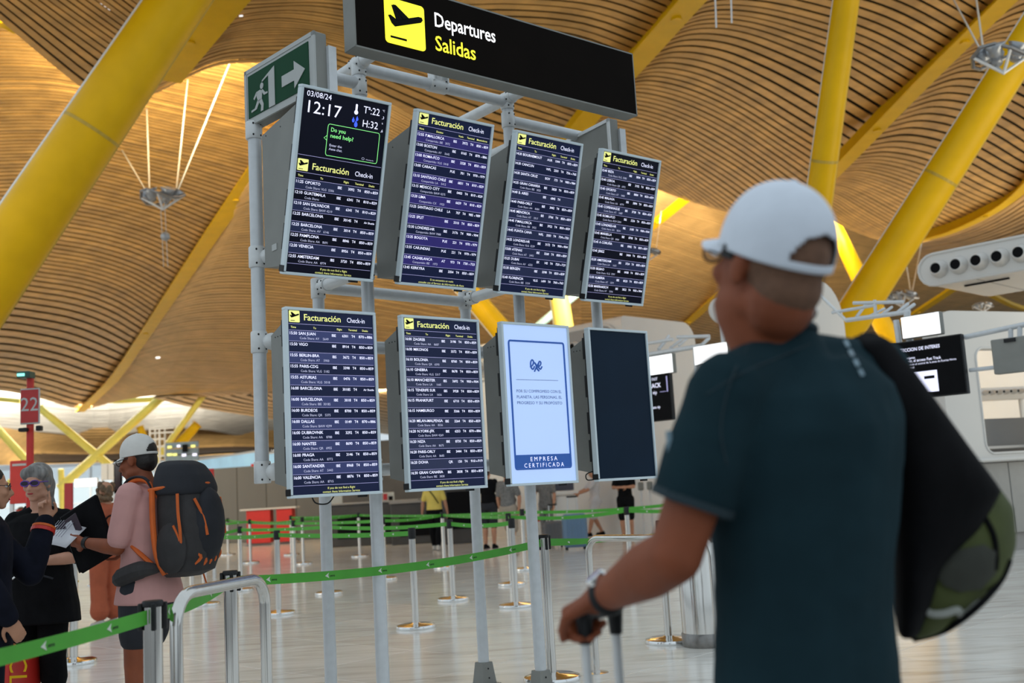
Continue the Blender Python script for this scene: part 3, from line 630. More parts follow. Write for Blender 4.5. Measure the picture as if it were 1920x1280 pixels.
DATA = {
 'U0': ('en', [("11:25", "OPORTO", "IBE", "3092", "850 to 859", "Code Share: VLG  5306"), ("12:10", "GUATEMALA", "IBE", "6341", "810 to 829", "Code Share:"), ("12:10", "SAN SALVADOR", "IBE", "6341", "810 to 829", "Code Share: BAW 4219"), ("12:25", "BARCELONA", "IBE", "3014S", "Air Shuttle", ""), ("12:25", "BARCELONA", "IBE", "3014", "850 to 859", "Code Share: AV   6146"), ("12:25", "PAMPLONA", "IBE", "8846", "850 to 859", "Code Share: AA   8691"), ("12:30", "VENECIA", "IBE", "8956", "850 to 859", ""), ("12:55", "AMSTERDAM", "IBS", "3720", "850 to 859", "Code Share: AA   8774")]),
 'U1': ('es', [("12:55", "P.MALLORCA", "IBS", "3972", "850 a 859", "Compartido: IBE   3972"), ("13:00", "BOSTON", "IBE", "0165", "870 a 886", "Compartido: AY    5645"), ("13:00", "ROMA-FCO", "IBE", "3328", "850 a 859", "Compartido: VLG  5418"), ("13:00", "CARACAS", "PUE", "701", "970 a 979", ""), ("13:10", "SANTIAGO CHILE", "IBE", "6831", "810 a 829", "Compartido: LA    5412"), ("13:15", "MEXICO CITY", "IBE", "0403", "810 a 829", "Compartido: BAW 4275"), ("13:20", "LIMA", "IBE", "6659", "810 a 829", "Compartido: CX    1923"), ("13:25", "SANTIAGO CHILE", "LA", "707", "985 a 989", ""), ("13:25", "SPLIT", "IBE", "3310", "850 a 859", ""), ("13:30", "LONDRES-HR", "IBE", "3176", "900 a 904", "Compartido: BAW 7088"), ("13:35", "BOGOTA", "PUE", "221", "970 a 979", ""), ("13:35", "CAR.INDIAS", "PUE", "221", "970 a 979", ""), ("13:45", "CASABLANCA", "AT", "973", "730 a 733", "Compartido: IBE    1973"), ("13:45", "KERKYRA", "IBE", "3354", "850 a 859", "")]),
 'U2': ('en', [("14:30", "BOURNEMOUT", "AGR", "1044", "835 to 839", ""), ("14:30", "CANCUN", "WFL", "2501", "756 to 765", ""), ("14:30", "SANTA CRUZ", "BOV", "773", "980 to 984", ""), ("14:35", "GRAN CANARIA", "IBS", "3828", "850 to 859", "Code Share: IBE   3828"), ("14:40", "B. AIRES", "IBE", "6845", "", ""), ("14:40", "PARIS-ORLY", "IBE", "3442", "850 to 859", "Code Share: AA    8684"), ("14:45", "MENORCA", "IBS", "3766", "850 to 859", "Code Share: AT    5917"), ("14:45", "P.MALLORCA", "IBS", "3922", "850 to 859", "Code Share: IBE   3922"), ("14:45", "PUNTA CANA", "WFL", "3503", "734 to 755", ""), ("14:55", "LONDRES-HR", "IBE", "3172", "900 to 904", "Code Share: VLG  5239"), ("15:00", "ATENAS", "IBE", "3260", "850 to 859", "Code Share: AT    5492"), ("15:25", "DUBAI", "EK", "142", "720 to 729", "Code Share: AV    6252"), ("15:30", "BERGEN", "IBE", "3398", "850 to 859", ""), ("15:40", "FLORENCIA", "VLG", "1499", "760 to 763", "Code Share: IBE   5154")]),
 'U3': ('en', [("15:40", "IBIZA", "IBS", "3804", "850 to 859", "Code Share: VLG  5382"), ("15:40", "LISBOA", "IBE", "3102", "850 to 859", "Code Share: QR   6972"), ("15:40", "OPORTO", "IBE", "8884", "850 to 859", "Code Share: AT    5480"), ("15:45", "MALAGA", "IBS", "3884", "850 to 859", "Code Share: AA    8779"), ("15:45", "COPENHAGUE", "IBS", "3738", "850 to 859", "Code Share: AT    5487"), ("15:45", "ROMA-FCO", "IBE", "3236", "850 to 859", "Code Share: BOV 5304"), ("15:45", "LONDRES-HR", "IBE", "3180", "900 to 904", "Code Share: AA    8034"), ("15:45", "MARSELLA", "IBE", "8708", "850 to 859", "Code Share: QR   6964"), ("15:45", "A CORUÑA", "IBE", "8982", "850 to 859", ""), ("15:45", "JEREZ", "IBE", "0404", "850 to 859", ""), ("15:50", "AMSTERDAM", "IBS", "3724", "850 to 859", "Code Share: LA     1615"), ("15:50", "BILBAO", "IBE", "0438", "850 to 859", "Code Share: VLG  5597"), ("15:50", "ALMERIA", "IBE", "8020", "850 to 859", "Code Share: AT    5371"), ("15:50", "MARRAKECH", "IBS", "3822", "900 to 904", "Code Share: AT    5306")]),
 'L0': ('en', [("15:50", "SAN JUAN", "IBE", "6301", "870 to 886", "Code Share: AY    5649"), ("15:50", "VIGO", "IBE", "8914", "850 to 859", ""), ("15:55", "BERLIN-BRA", "IBS", "3672", "850 to 859", "Code Share: AT    5900"), ("15:55", "PARIS-CDG", "IBE", "3398", "850 to 859", "Code Share: VLG  5182"), ("15:55", "ASTURIAS", "IBE", "0476", "850 to 859", "Code Share: VLG  5018"), ("16:00", "BARCELONA", "IBE", "3018S", "Air Shuttle", ""), ("16:00", "BARCELONA", "IBE", "3018", "850 to 859", "Code Share: IBE  3018S"), ("16:00", "BURDEOS", "IBE", "8700", "850 to 859", "Code Share: QR   5375"), ("16:00", "DALLAS", "IBE", "0149", "870 to 886", "Code Share: BAW 4299"), ("16:00", "DUBROVNIK", "IBE", "3292", "850 to 859", "Code Share: AA    8788"), ("16:00", "NANTES", "IBE", "8690", "850 to 859", "Code Share: QR   6955"), ("16:00", "PRAGA", "IBE", "3146", "850 to 859", "Code Share: AA    8772"), ("16:00", "SANTANDER", "IBE", "8968", "850 to 859", "Code Share: AT    5443"), ("16:00", "VALENCIA", "IBE", "8876", "850 to 859", "Code Share: AA    8715")]),
 'L1': ('en', [("16:00", "ZAGREB", "IBE", "3198", "850 to 859", "Code Share: AA    8687"), ("16:00", "MIKONOS", "IBE", "3372", "850 to 859", ""), ("16:10", "BOLONIA", "IBE", "8760", "850 to 859", "Code Share: QR   6590"), ("16:10", "GINEBRA", "IBE", "8678", "850 to 859", "Code Share: VLG  5317"), ("16:10", "MANCHESTER", "IBS", "3692", "900 to 904", "Code Share: LA     1665"), ("16:15", "TENERIFE SUR", "IBS", "3928", "850 to 859", "Code Share: LA     1656"), ("16:15", "FRANKFURT", "IBE", "6710", "850 to 859", ""), ("16:15", "HAMBURGO", "IBE", "3266", "850 to 859", ""), ("16:20", "MILAN-MALPENSA", "IBE", "3264", "850 to 859", "Code Share: AA    8556"), ("16:20", "N.YORK-JFK", "IBE", "6253", "870 to 886", "Code Share: BAW 4269"), ("16:20", "NIZA", "IBE", "8730", "850 to 859", "Code Share: AA    8675"), ("16:20", "PARIS-ORLY", "IBE", "3444", "850 to 859", "Code Share: AA    8685"), ("16:20", "DOHA", "QR", "150", "910 to 919", ""), ("16:30", "GRAN CANARIA", "IBS", "3838", "850 to 859", "Code Share: IBE   3838")])}
LBL = {'U0': 'flight monitor with the clock 12:17 and the help bubble, upper left', 'U1': 'violet-tinted flight monitor headed by P.MALLORCA, second in the upper row',
       'U2': 'flight monitor starting with BOURNEMOUT, third in the upper row', 'U3': 'flight monitor starting with IBIZA, upper right',
       'L0': 'flight monitor starting with SAN JUAN, lower left', 'L1': 'flight monitor starting with ZAGREB, second in the lower row',
       'L2': 'light blue poster monitor reading EMPRESA CERTIFICADA', 'L3': 'blank switched-off monitor, lower right'}
def monitor(row, i):
    key = row+str(i); up = row == 'U'
    z1, d1 = (3.4564, -.246) if up else (2.3146, 0.); tilt = .2762 if up else 0.
    t = thing('flight_monitor', LBL[key], 'monitor', tuple(SO+e_*(i*PITCHX+(.007 if up else 0))+b_*d1+[0, 0, z1-PH*math.cos(tilt)]), YAW, 'flight information monitors')
    # local frame: x right, y back, z up; panel plane bottom sits further back than top when tilted
    dn = np.array([0, math.sin(tilt), -math.cos(tilt)]); nn = np.array([0, -math.cos(tilt), -math.sin(tilt)])
    O = np.array([0, 0, PH*math.cos(tilt)])                      # top left corner
    ax = np.array([ex, dn, -nn]); Q = lambda x, y, off=0.: O+ex*x+dn*y+nn*off
    bz = MB()
    for c, d in ((Q(PW/2, .008, .004), (PW, .016, .045)), (Q(PW/2, PH-.008, .004), (PW, .016, .045)), (Q(.008, PH/2, .004), (.016, PH-.03, .045)), (Q(PW-.008, PH/2, .004), (.016, PH-.03, .045))): bz.box(c, d, ax=ax, bev=.003)
    bz.build('bezel', 'bezel', t)
    face = {'U1': 'lcd_navy', 'L0': 'lcd_navy', 'L1': 'lcd_navy', 'U2': 'lcd_navy', 'L2': 'poster_blue', 'L3': 'lcd_off'}.get(key, 'lcd')
    MB().box(Q(PW/2, PH/2, .0), (PW-.02, PH-.02, .03), ax=ax).build('screen', face, t)
    back = MB().box(Q(PW/2, PH*.5, -.032), (PW-.04, PH-.06, .030), ax=ax).build('rear_cover', 'black', t)
    MB().box(Q(PW*.80, PH+.006, -.005), (.05, .012, .02), ax=ax).build('sensor', 'black', t)
    MB().box(Q(.006, PH-.03, .0), (.016, .035, .051), ax=ax).build('corner_cap', 'black', t)
    # grey housing behind: upright back, slanted front
    zt = PH*math.cos(tilt)-.06; zb = .055; yt = lambda z: (O[2]-z)*math.tan(tilt)+.055
    D = .28 if not up else .27+.246-.0
    Dd = (.25 if up else .215)+(PH*math.sin(tilt) if up else 0)
    P = [(yt(zt), zt), (Dd, zt-.06), (Dd, zb+.03), (yt(zb), zb)]
    MB().prism(P, (.035, 0, 0), ey, ez, ex, PW-.07).build('housing', 'housing', t)
    mm = MB()
    for yy in (.13, .38, .62, .80): mm.box(Q(.028, PH*yy, -.045), (.022, .14, .03), ax=ax)
    mm.build('edge_bracket', 'black', t)['kind'] = 'stuff'
    m2 = MB(); [m2.ell(np.array([.035, yt(zt)+.05+(Dd-yt(zt)-.1)*k/2, zt-.075]), (.003, .004, .004), n=6, m=4) for k in range(3)]; m2.build('screw', 'black', t)['kind'] = 'stuff'
    if key == 'U0': MB().box((.033, Dd-.12, zb+.12), (.004, .055, .035)).build('sticker', 'exit_white', t)
    Of = Q(0, 0, .0155); uy = -dn; W_, H_ = PW, PH; X0 = .022; IW = PW-.044
    wt, yl, ln, bd, dk, dim = MB(), MB(), MB(), MB(), MB(), MB()
    un = nn
    def T(mb, s, x, y, h, bold=0, align='l', xs=.95, fit=None, track=0): text(mb, s, X0+x*IW, -(y*PH)-h*.5, h, Of, ex, uy, un, bold, xs, align, track, .0022, fit and fit*IW)
    def line(mb, y, x0=0., x1=1., th=.0018): mb.box(Of+ex*(X0+(x0+x1)/2*IW)+dn*(y*PH)+nn*.0010, ((x1-x0)*IW, th, .001), ax=ax)
    def rect(mb, x, y, w2, h2, off=.0005): mb.box(Of+ex*(X0+(x+w2/2)*IW)+dn*((y+h2/2)*PH)+nn*off, (w2*IW, h2*PH, .0008), ax=ax)
    if key in DATA:
        lang, rows = DATA[key]; y0 = .365 if key == 'U0' else 0.
        if key == 'U0':
            T(wt, '03/08/24', .03, .040, .028, fit=.29); T(wt, '12:17', .02, .107, .062, fit=.43); T(wt, 'Tª:22', .71, .066, .037, fit=.205); T(wt, '%', .95, .122, .009); T(wt, ',3', .945, .090, .015)
            T(wt, 'ºC', .945, .052, .010); T(wt, 'H:32', .71, .140, .037, fit=.20); T(wt, ',6', .945, .162, .015)
            th_ = MB(); o2 = Of+nn*.001; th_.prism([(X0+.625*IW+.012*math.cos(a), -.090*PH+.012*math.sin(a)) for a in np.linspace(0, 6.0, 14)], o2, ex, uy, nn, .001)
            th_.prism(bez((X0+.613*IW, -.085*PH, X0+.637*IW, -.045*PH), .005), o2, ex, uy, nn, .001); th_.build('thermometer_symbol', 'txt_white', t)
            dr = MB()
            for dx, dy, s in ((.60, .135, 1), (.645, .125, .9), (.635, .155, 1.3)):
                dr.prism([(X0+dx*IW+.008*s*math.cos(a), -dy*PH+.011*s*math.sin(a)+(.008*s if abs(a-1.57) < .3 else 0)) for a in np.linspace(0, 6.1, 12)], o2, ex, uy, nn, .001)
            dr.build('drop_symbol', mat('drop_blue', (.05, .12, .9, 1), .4, emit=.8, noise=.02), t)
            gm = MB(); P1 = bez((.395, -.350, .985, -.185), .02)
            pts = [Of+nn*.002+ex*(X0+(.395+(px-.395))*IW)+uy*(py*PH) for px, py in bez((.31, -.345, .94, -.178), .018)]
            gm.tube(pts, .0016, 6, close=True)
            gm.tube([Of+nn*.002+ex*(X0+x*IW)+uy*(y*PH) for x, y in ((.31, -.240), (.275, -.255), (.31, -.266))], .0016, 6)
            T(gm, 'Do you', .345, .205, .021, 1, fit=.18); T(gm, 'need help?', .345, .237, .021, 1, fit=.28); gm.build('help_bubble', 'txt_green', t)
            T(dim, 'Enter the', .345, .288, .0125, 1, fit=.15); T(dim, 'Aena chat.', .345, .308, .0125, 1, fit=.16); T(dim, 'WhatsApp Bar', .80, .332, .006)
            rg = [Of+nn*.002+ex*(X0+.765*IW+.008*math.cos(a))+uy*(-.330*PH+.006*math.sin(a)) for a in np.linspace(0, 6.28, 12, endpoint=False)]; dim.tube(rg, .0009, 5, close=True)
            line(ln, .362)
        hb = y0+.018; ic = MB()
        ic.prism(bez((X0+.005*IW, -(hb+.062)*PH, X0+.005*IW+.062*PH, -hb*PH), .004), Of+nn*.0008, ex, uy, nn, .0012); ic.build('sign_symbol', 'txt_yellow', t)
        plane_icon(dk, X0+.005*IW, -(hb+.062)*PH, .062*PH, Of+nn*.0022, ex, uy, nn)
        T(yl, 'Facturación', .17, hb+.032, .033, 1, fit=.445); T(wt, 'Check-in', .685, hb+.034, .026, fit=.225)
        yl0 = y0+.088; line(ln, yl0)
        hd = (('Hora', .02), ('Destino', .25), ('Vuelo', .56), ('Terminal', .68), ('Mostradores', .82)) if lang == 'es' else (('Time', .02), ('To', .28), ('Flight', .56), ('Terminal', .70), ('Desks', .87))
        for s, x in hd: T(yl, s, x, yl0+.018, .0105, 1, xs=1.0)
        rt = yl0+.034; n = len(rows); rp = (.938-rt)/n
        for k, (tm, to, al, nu, dsk, sub) in enumerate(rows):
            y = rt+k*rp; line(ln, y)
            if k % 2 == 0 and key not in ('U0x',): rect(bd, -.01, y+.002, 1.02, rp-.003)
            T(wt, tm, .0, y+.016, .0150, 1, fit=.092); T(wt, to, .108, y+.016, .0150, 1, xs=1.02)
            T(wt, al, .495 if len(al) > 2 else .515, y+.019, .0140, 1, xs=1.0); T(wt, nu, .70, y+.019, .0140, 1, 'r', 1.0); T(wt, 'T4', .735, y+.019, .0140, 1, xs=1.0)
            if dsk.startswith('Air'): T(wt, dsk, .99, y+.020, .0105, 1, 'r', 1.)
            elif dsk:
                a, mid, c = dsk.split(' '); T(wt, a, .825, y+.019, .0140, 1, fit=.066); T(wt, mid, .912, y+.020, .0095, 1, 'c', 1.); T(wt, c, .995, y+.019, .0140, 1, 'r', fit=.066)
            if sub: T(dim, sub, .12, y+.041, .0122, 0, xs=.98)
        line(ln, .938)
        f2 = ('Si no encuentra un vuelo', 'consulte con el Servicio de Información de Aena') if lang == 'es' else ('If you do not find a flight', 'contact Aena Information Service')
        T(yl, f2[0], .55, .955, .0112, 0, 'c', 1.); T(yl, f2[1], .55, .974, .0112, 0, 'c', 1.)
    elif key == 'L2':
        fm = MB(); o2 = Of+nn*.002; bl = lambda x, y: Of+nn*.002+ex*(x*PW)-dn*(-y*PH)*1
        pts = [Of+nn*.001+ex*(x*PW)+dn*(y*PH) for x, y in bez((.10, .115, .91, .90), .018)]
        fm.tube(pts, .0062, 6, close=True, flat=1.)
        fm.prism([(x*PW, -y*PH) for x, y in bez((.10, .815, .91, .905), .016)], Of, ex, uy, nn, .0035)
        fm.build('poster_frame', 'blue_ink', t)
        T(wt, 'EMPRESA', .29, .842, .025, 0, fit=.45, track=.28); T(wt, 'CERTIFICADA', .19, .880, .025, 0, fit=.65, track=.28)
        wt.v = [c+nn*.003 for c in wt.v]
        ik = MB(); line(ik, .355, .15, .82, .0022)
        for s, y in (('POR SU COMPROMISO CON EL', .425), ('PLANETA, LAS PERSONAS, EL', .461), ('PROGRESO Y SU PROPÓSITO', .497)):
            k = len(ik.v); text(ik, s, .17*PW, -y*PH-.009, .0175, Of, ex, uy, un, 0, 1, 'w', off=.0015) if False else None
            tot = sum((GL[0, c][2] if c != ' ' else .30) for c in s)*.0175/CAPH; text(ik, s, .17*PW, -y*PH-.009, .0175, Of, ex, uy, un, 0, .665*PW/tot, 'l', off=.0022)
        ik.build('poster_text', 'ink_soft', t)
        sg = MB()                                                # handwritten mark: e x e
        def stroke(pp, r): sg.tube([Of+nn*.002+ex*((.478+(x-.478)*1.05)*PW)+dn*((.262+(y-.262)*.95)*PH) for x, y in pp], r, 6, smooth=5, flat=1)
        stroke([(.395, .275), (.43, .262), (.445, .240), (.425, .228), (.405, .245), (.405, .275), (.43, .290), (.455, .270)], .0045)
        stroke([(.455, .245), (.475, .258), (.490, .285), (.515, .300)], .0050); stroke([(.520, .245), (.485, .270), (.450, .305)], .0045)
        stroke([(.500, .275), (.535, .262), (.548, .245), (.530, .236), (.512, .252), (.512, .275), (.535, .288), (.560, .270)], .0045)
        sg.build('emblem', 'blue_ink', t)
    for mb, nm, mt in ((wt, 'white_lettering', 'txt_white'), (yl, 'yellow_lettering', 'txt_yellow'), (ln, 'row_line', 'line_violet'),
                       (bd, 'row_band', {'U1': 'band_violet', 'L0': 'band_blue'}.get(key, 'band_dim')), (dk, 'plane_symbol', 'icon_dark'), (dim, 'small_lettering', 'txt_dim')):
        if mb.v: mb.build(nm, mt, t)['kind'] = 'stuff'
    if key in ('L0', 'L3'):
        x = .16 if key == 'L0' else -.01
        MB().tube([Q(x, PH*.99, -.05), Q(x+.03, PH+.03, -.06), Q(x+.10, PH+.035, -.06), Q(x+.14, PH*.99, -.05)] if key == 'L0' else [Q(.02, PH*.93, -.03), Q(-.05, PH*.95, -.03), Q(-.045, PH*.985, -.03), Q(.02, PH*.985, -.03)], .004, 6, smooth=6).build('cable', 'black', t, smooth=True)
mat('band_dim', (.012, .018, .062, 1), .3, emit=.4, noise=.1, scale=6)
for r_ in 'UL':
    for i in range(4): monitor(r_, i)

# departures sign
def departures():
    u0, u1, d, z0, z1 = .29, 2.43, -.35, 3.690, 4.118
    t = thing('departures_sign', 'long black backlit sign reading Departures Salidas above the monitors', 'sign', tuple(SO+e_*u0+b_*d+[0, 0, z0]), YAW)
    W, H = u1-u0, z1-z0; D = .11
    b = MB(); b.box((W/2, D/2, .004), (W, D, .012)); b.box((W/2, D/2, H-.004), (W, D, .012)); b.box((.004, D/2, H/2), (.012, D, H)); b.box((W-.004, D/2, H/2), (.012, D, H)); b.build('frame', 'housing', t)
    MB().box((W/2, D/2+.01, H/2), (W-.01, D-.01, H-.01)).build('backing', 'alu', t)
    MB().box((W/2, .006, H/2), (W-.016, .014, H-.016)).build('face', 'sign_black', t)
    o = np.array([0, -.002, 0.]); n = np.array([0, -1., 0]); s = .265; x0 = .19; y0 = .065
    MB().prism(bez((x0, y0, x0+s, y0+s), .022), o, ex, ez, n, .003).build('sign_symbol', 'lit_yellow', t)
    m = MB(); plane_icon(m, x0, y0, s, o+n*.0045, ex, ez, n); m.build('plane_symbol', 'icon_dark', t)
    for wd, y, h, xs, mt in (('Departures', .235, .082, .82, 'lit_white'), ('Salidas', .092, .086, .90, 'lit_yellow')):
        x = .52; k = h/CAPH
        for ch in wd:
            m = MB(); text(m, ch, x, y, h, o, ex, ez, n, 1, xs, off=.003); m.build('letter', mt, t); x += GL[1, ch][2]*k*xs
departures()
def exit_sign(p0, p1, z0, z1, label, front=True, th=.075):
    # p0 (u,d) far edge, p1 near edge
    A = SO+e_*p0[0]+b_*p0[1]; B = SO+e_*p1[0]+b_*p1[1]; d = B-A; ln_ = np.linalg.norm(d); rz = math.atan2(d[1], d[0])
    t = thing('exit_sign', label, 'sign', (A[0], A[1], z0), rz); H = z1-z0
    # local x from far edge to near edge, -y side = left face?
    n = np.array([0, -1., 0])
    b = MB(); b.box((ln_/2, th/2, H/2), (ln_, th, H), bev=.006); b.build('case', 'housing', t)
    b = MB()
    for c, dd in (((ln_/2, -.002, .012), (ln_, .012, .024)), ((ln_/2, -.002, H-.012), (ln_, .012, .024)), ((.012, -.002, H/2), (.024, .012, H)), ((ln_-.012, -.002, H/2), (.024, .012, H))): b.box(c, dd)
    b.build('frame', 'exit_white' if front else 'alu_light', t)
    MB().box((ln_-.004, th+.02, H/2-.03), (.05, .05, H-.08)).build('side_profile', 'alu', t)
    if front:
        MB().box((ln_/2, -.001, H/2), (ln_-.03, .006, H-.03)).build('border', 'exit_white', t)
        gx0, gx1 = .04, ln_-.055
        MB().box(((gx0+gx1)/2, -.005, H/2), (gx1-gx0, .006, H-.085)).build('green_panel', 'exit_green', t)
        o = np.array([gx0, -.0085, .042]); G, K = gx1-gx0, H-.085; m = MB()
        P = lambda pl: m.prism([(x*G, y*K) for x, y in pl], o, ex, ez, n, .003)
        P([(.36, .0), (.46, .0), (.46, .90), (.25, .72), (.25, .685), (.36, .76)]); 
        P([(.58, .30), (.78, .30), (.78, .12), (.95, .43), (.78, .74), (.78, .55), (.58, .55)])
        m.prism([(.245*G+.028*G*math.cos(a), .60*K+.075*K*math.sin(a)) for a in np.linspace(0, 6.0, 14)], o, ex, ez, n, .003)
        P([(.15, .52), (.22, .53), (.25, .46), (.24, .30), (.18, .28), (.16, .38)]); P([(.15, .52), (.10, .40), (.115, .36), (.17, .47)]); P([(.23, .50), (.28, .36), (.34, .36), (.34, .40), (.30, .41), (.26, .51)])
        P([(.18, .31), (.24, .31), (.27, .16), (.26, .02), (.22, .02), (.23, .15)]); P([(.17, .32), (.21, .29), (.15, .12), (.06, .10), (.06, .15), (.12, .16)])
        m.build('running_man_arrow', 'exit_white', t)
    return t
exit_sign((.032, .445), (.097, -.26), 3.43, 3.765, 'green emergency exit sign with running figure and arrow at the left end')
exit_sign((2.60, .75), (2.52, .0), 3.43, 3.80, 'grey back of a second box sign behind the right end of the stand', front=False)
# ------------------------------------------------------------------ halls around: kiosks, ducts, walls, desks
B2 = unit([-.70, .715, 0]); E2 = unit([.715, .70, 0]); Z = np.array([0, 0, 1.])
def hit(x, y, P0, n):
    v = ray(x, y); c = np.array([0, 0, CH]); t = ((P0-c)@n)/(v@n); return c+v*t
def stadium(x0, z0, x1, z1, n=8):
    r = (z1-z0)/2; zc = (z0+z1)/2; out = []
    for cx, a0 in ((x1-r, -90), (x0+r, 90)):
        for k in range(n+1): a = math.radians(a0+180*k/n); out.append((cx+r*math.cos(a), zc+r*math.sin(a)))
    return out
def nozzle(p, n, r, parent):
    ax = np.array([unit(np.cross([0, 0, 1], n)), unit(np.cross(n, np.cross([0, 0, 1], n))), n])
    o = MB().lathe([(r*1.18, -.02), (r*1.18, .02), (r*1.05, .05), (r*.95, .11), (r*.75, .16), (r*.68, .16), (r*.62, .05), (r*.62, .0)], c=p, seg=20, ax=ax).build('air_nozzle', 'white_shell', parent, smooth=True, world=True)
    MB().lathe([(r*.64, .0), (r*.64, .150), (.0, .150)], c=p, seg=20, ax=ax).build('opening', 'icon_dark', o, world=False)
    return o
# big air duct with nozzles upper right
P0 = PY(1761, 504, 18); s = lambda x, y: (hit(x, y, P0, E2)-P0)@B2
zt, zb = PZ(0, 0, 1)[2], 0
top = hit(1800, 466, P0, E2)[2]; bot = hit(1800, 526, P0, E2)[2]; lf = s(1723, 512)
t = thing('air_duct', 'white capsule shaped air duct with a row of round nozzles, upper right', 'duct', tuple(P0+[0, 0, -.4]))
MB().prism(stadium(-3.2, bot-P0[2], lf, top-P0[2]), P0, B2, Z, E2, 2.3).build('shell', 'white_shell', t, smooth=True, world=True)
rim = [P0+B2*x+Z*z-E2*.0 for x, z in stadium(-3.2, bot-P0[2], lf, top-P0[2])]
MB().tube(rim, .028, 8, close=True).build('rim', 'white_shell', t, smooth=True, world=True)
dx = s(1761, 504)-s(1798, 497)
for k in range(7): nozzle(P0-B2*(dx*k)*1.0+Z*.0-E2*.0, -E2, .132, t)
for k in range(3): MB().box(P0-B2*(.55+1.15*k)+E2*.55+Z*(bot-P0[2]-.012), (.75, .05, .03), ax=np.array([B2, E2, Z])).build('slot', 'icon_dark', t, world=True)
MB().box(P0-B2*.55+E2*1.15+Z*(bot-P0[2]), (.02, 2.3, .012), ax=np.array([B2, E2, Z])).build('panel_joint', 'grey_panel', t, world=True)
def kiosk(cpx, Y, wE, lB, label, noz, rr=.5):
    P = PY(cpx[0], cpx[1], Y); zt = P[2]; P = np.array([P[0], P[1], 0]); t = thing('white_kiosk', label, 'kiosk', tuple(P))
    poly = [(0, 0), (wE, 0)]+[(wE-rr+rr*math.cos(math.radians(a)), zt-rr*1.1+rr*1.1*math.sin(math.radians(a))) for a in range(0, 91, 15)]+[(.12*math.cos(math.radians(a))+.12, zt-.12+.12*math.sin(math.radians(a))) for a in (90, 120, 150, 180)]
    MB().prism(poly, P, E2, Z, B2, lB).build('shell', 'white_shell', t, smooth=True, world=True)
    if noz:
        st = stadium(.15, zt-1.05, lB-.3, zt-.16)
        MB().prism(st, P-E2*.02, B2, Z, -E2, .02).build('nozzle_panel', 'grey_panel', t, world=True)
        MB().tube([P+B2*x+Z*z-E2*.03 for x, z in st], .035, 8, close=True).build('rim', 'white_shell', t, smooth=True, world=True)
        for k in range(noz): nozzle(P+B2*(.55+.52*k)+Z*(zt-.60)-E2*.03, -E2, .13, t)
    return t, P, zt
kiosk((1164, 591), 27, 3.1, 7, 'white kiosk block behind the blank monitor with dark round air nozzles', 12)
kiosk((1455, 512), 19, 2.3, .7, 'white rounded kiosk top behind the neck of the man in the white cap', 0, .75)
t = thing('round_speaker', 'round white disc seen past the jaw of the man in the white cap', 'speaker', tuple(PY(1352, 582, 20)))
c = PY(1352, 582, 20); ax = np.array([unit([1, .3, 0]), Z, unit([.3, -1, -.1])])
MB().lathe([(.20, -.08), (.25, -.03), (.25, .03), (.20, .04), (.16, .01), (.0, .01)], c=c, seg=24, ax=ax).build('disc', 'white_shell', t, smooth=True, world=True)
MB().tube([c+[0, 0, -.25], [c[0], c[1], 0]], .05, 10).build('pole', 'alu', t, world=True)

# nearest kiosk wall at the right edge, with a rounded window opening
E3 = unit([.913, .407, 0]); B3 = unit(np.cross(Z, E3)); P0 = PY(1777, 582, 15.6); zt = P0[2]; P0 = np.array([P0[0], P0[1], 0])
t = thing('service_kiosk', 'white service kiosk with a rounded window opening at the right edge', 'kiosk', tuple(P0))
hu = lambda x, y: (hit(x, y, P0, B3)-P0)@E3; hz = lambda x, y: hit(x, y, P0, B3)[2]
w0, w1, wz0, wz1 = hu(1842, 780), hu(1842, 780)+1.9, hz(1860, 850), hz(1868, 652)
def holed(x0, z0, x1, z1, hx0, hz0, hx1, hz1, hr, orr, n=6):
    outer = bez((x0, z0, x1, z1), orr, n); inner = bez((hx0, hz0, hx1, hz1), hr, n); return outer, inner
outer, inner = holed(-.25, 1.30, 3.6, zt, w0, wz0, w1, wz1, .16, .30)
m = MB(); N = len(outer)
for off in (0, .30): m.add([P0+E3*x+Z*z+B3*off for x, z in outer]+[P0+E3*x+Z*z+B3*off for x, z in inner], [(i, (i+1) % N, (i+1) % N+N, i+N) for i in range(N)])
V = [P0+E3*x+Z*z+B3*o for o in (0, .3) for x, z in outer]+[P0+E3*x+Z*z+B3*o for o in (0, .3) for x, z in inner]
m.add(V, [(i, (i+1) % N, (i+1) % N+N, i+N) for i in range(N)]+[(2*N+i, 2*N+(i+1) % N, 3*N+(i+1) % N, 3*N+i) for i in range(N)])
m.build('shell', 'white_shell', t, smooth=True, world=True)
MB().tube([P0+E3*x+Z*z for x, z in inner], .02, 6, close=True).build('window_rim', 'white_shell', t, smooth=True, world=True)
ax3 = np.array([E3, B3, Z])
MB().box(P0+E3*1.75+B3*.05+Z*1.325, (3.9, .5, .06), ax=ax3, bev=.02).build('counter', 'white_shell', t, world=True)
for k in range(4):
    MB().box(P0+E3*(.28+1.0*k)+B3*.12+Z*.77, (.985, .35, 1.02), ax=ax3, bev=.006).build('cabinet_door', mat('cabinet_grey', (.33, .32, .30, 1), .5, noise=.04), t, world=True)
MB().box(P0+E3*1.75+B3*.18+Z*.13, (3.9, .3, .25), ax=ax3).build('plinth', 'grey_panel', t, world=True)
MB().box(P0+E3*2.1+B3*1.2+Z*(wz0+.20), (2.6, .04, .75), ax=ax3).build('inner_panel', 'grey_panel', t, world=True)
MB().box(P0+E3*2.1+B3*.9+Z*(wz0+.10), (2.6, .4, .04), ax=ax3).build('inner_shelf', 'white_shell', t, world=True)
c2 = P0+E3*(w0+.15)+B3*.55+Z*(wz0+.62); MB().box(c2, (.10, .10, .16), ax=ax3).build('yellow_lamp', 'yellow_led', t, world=True)
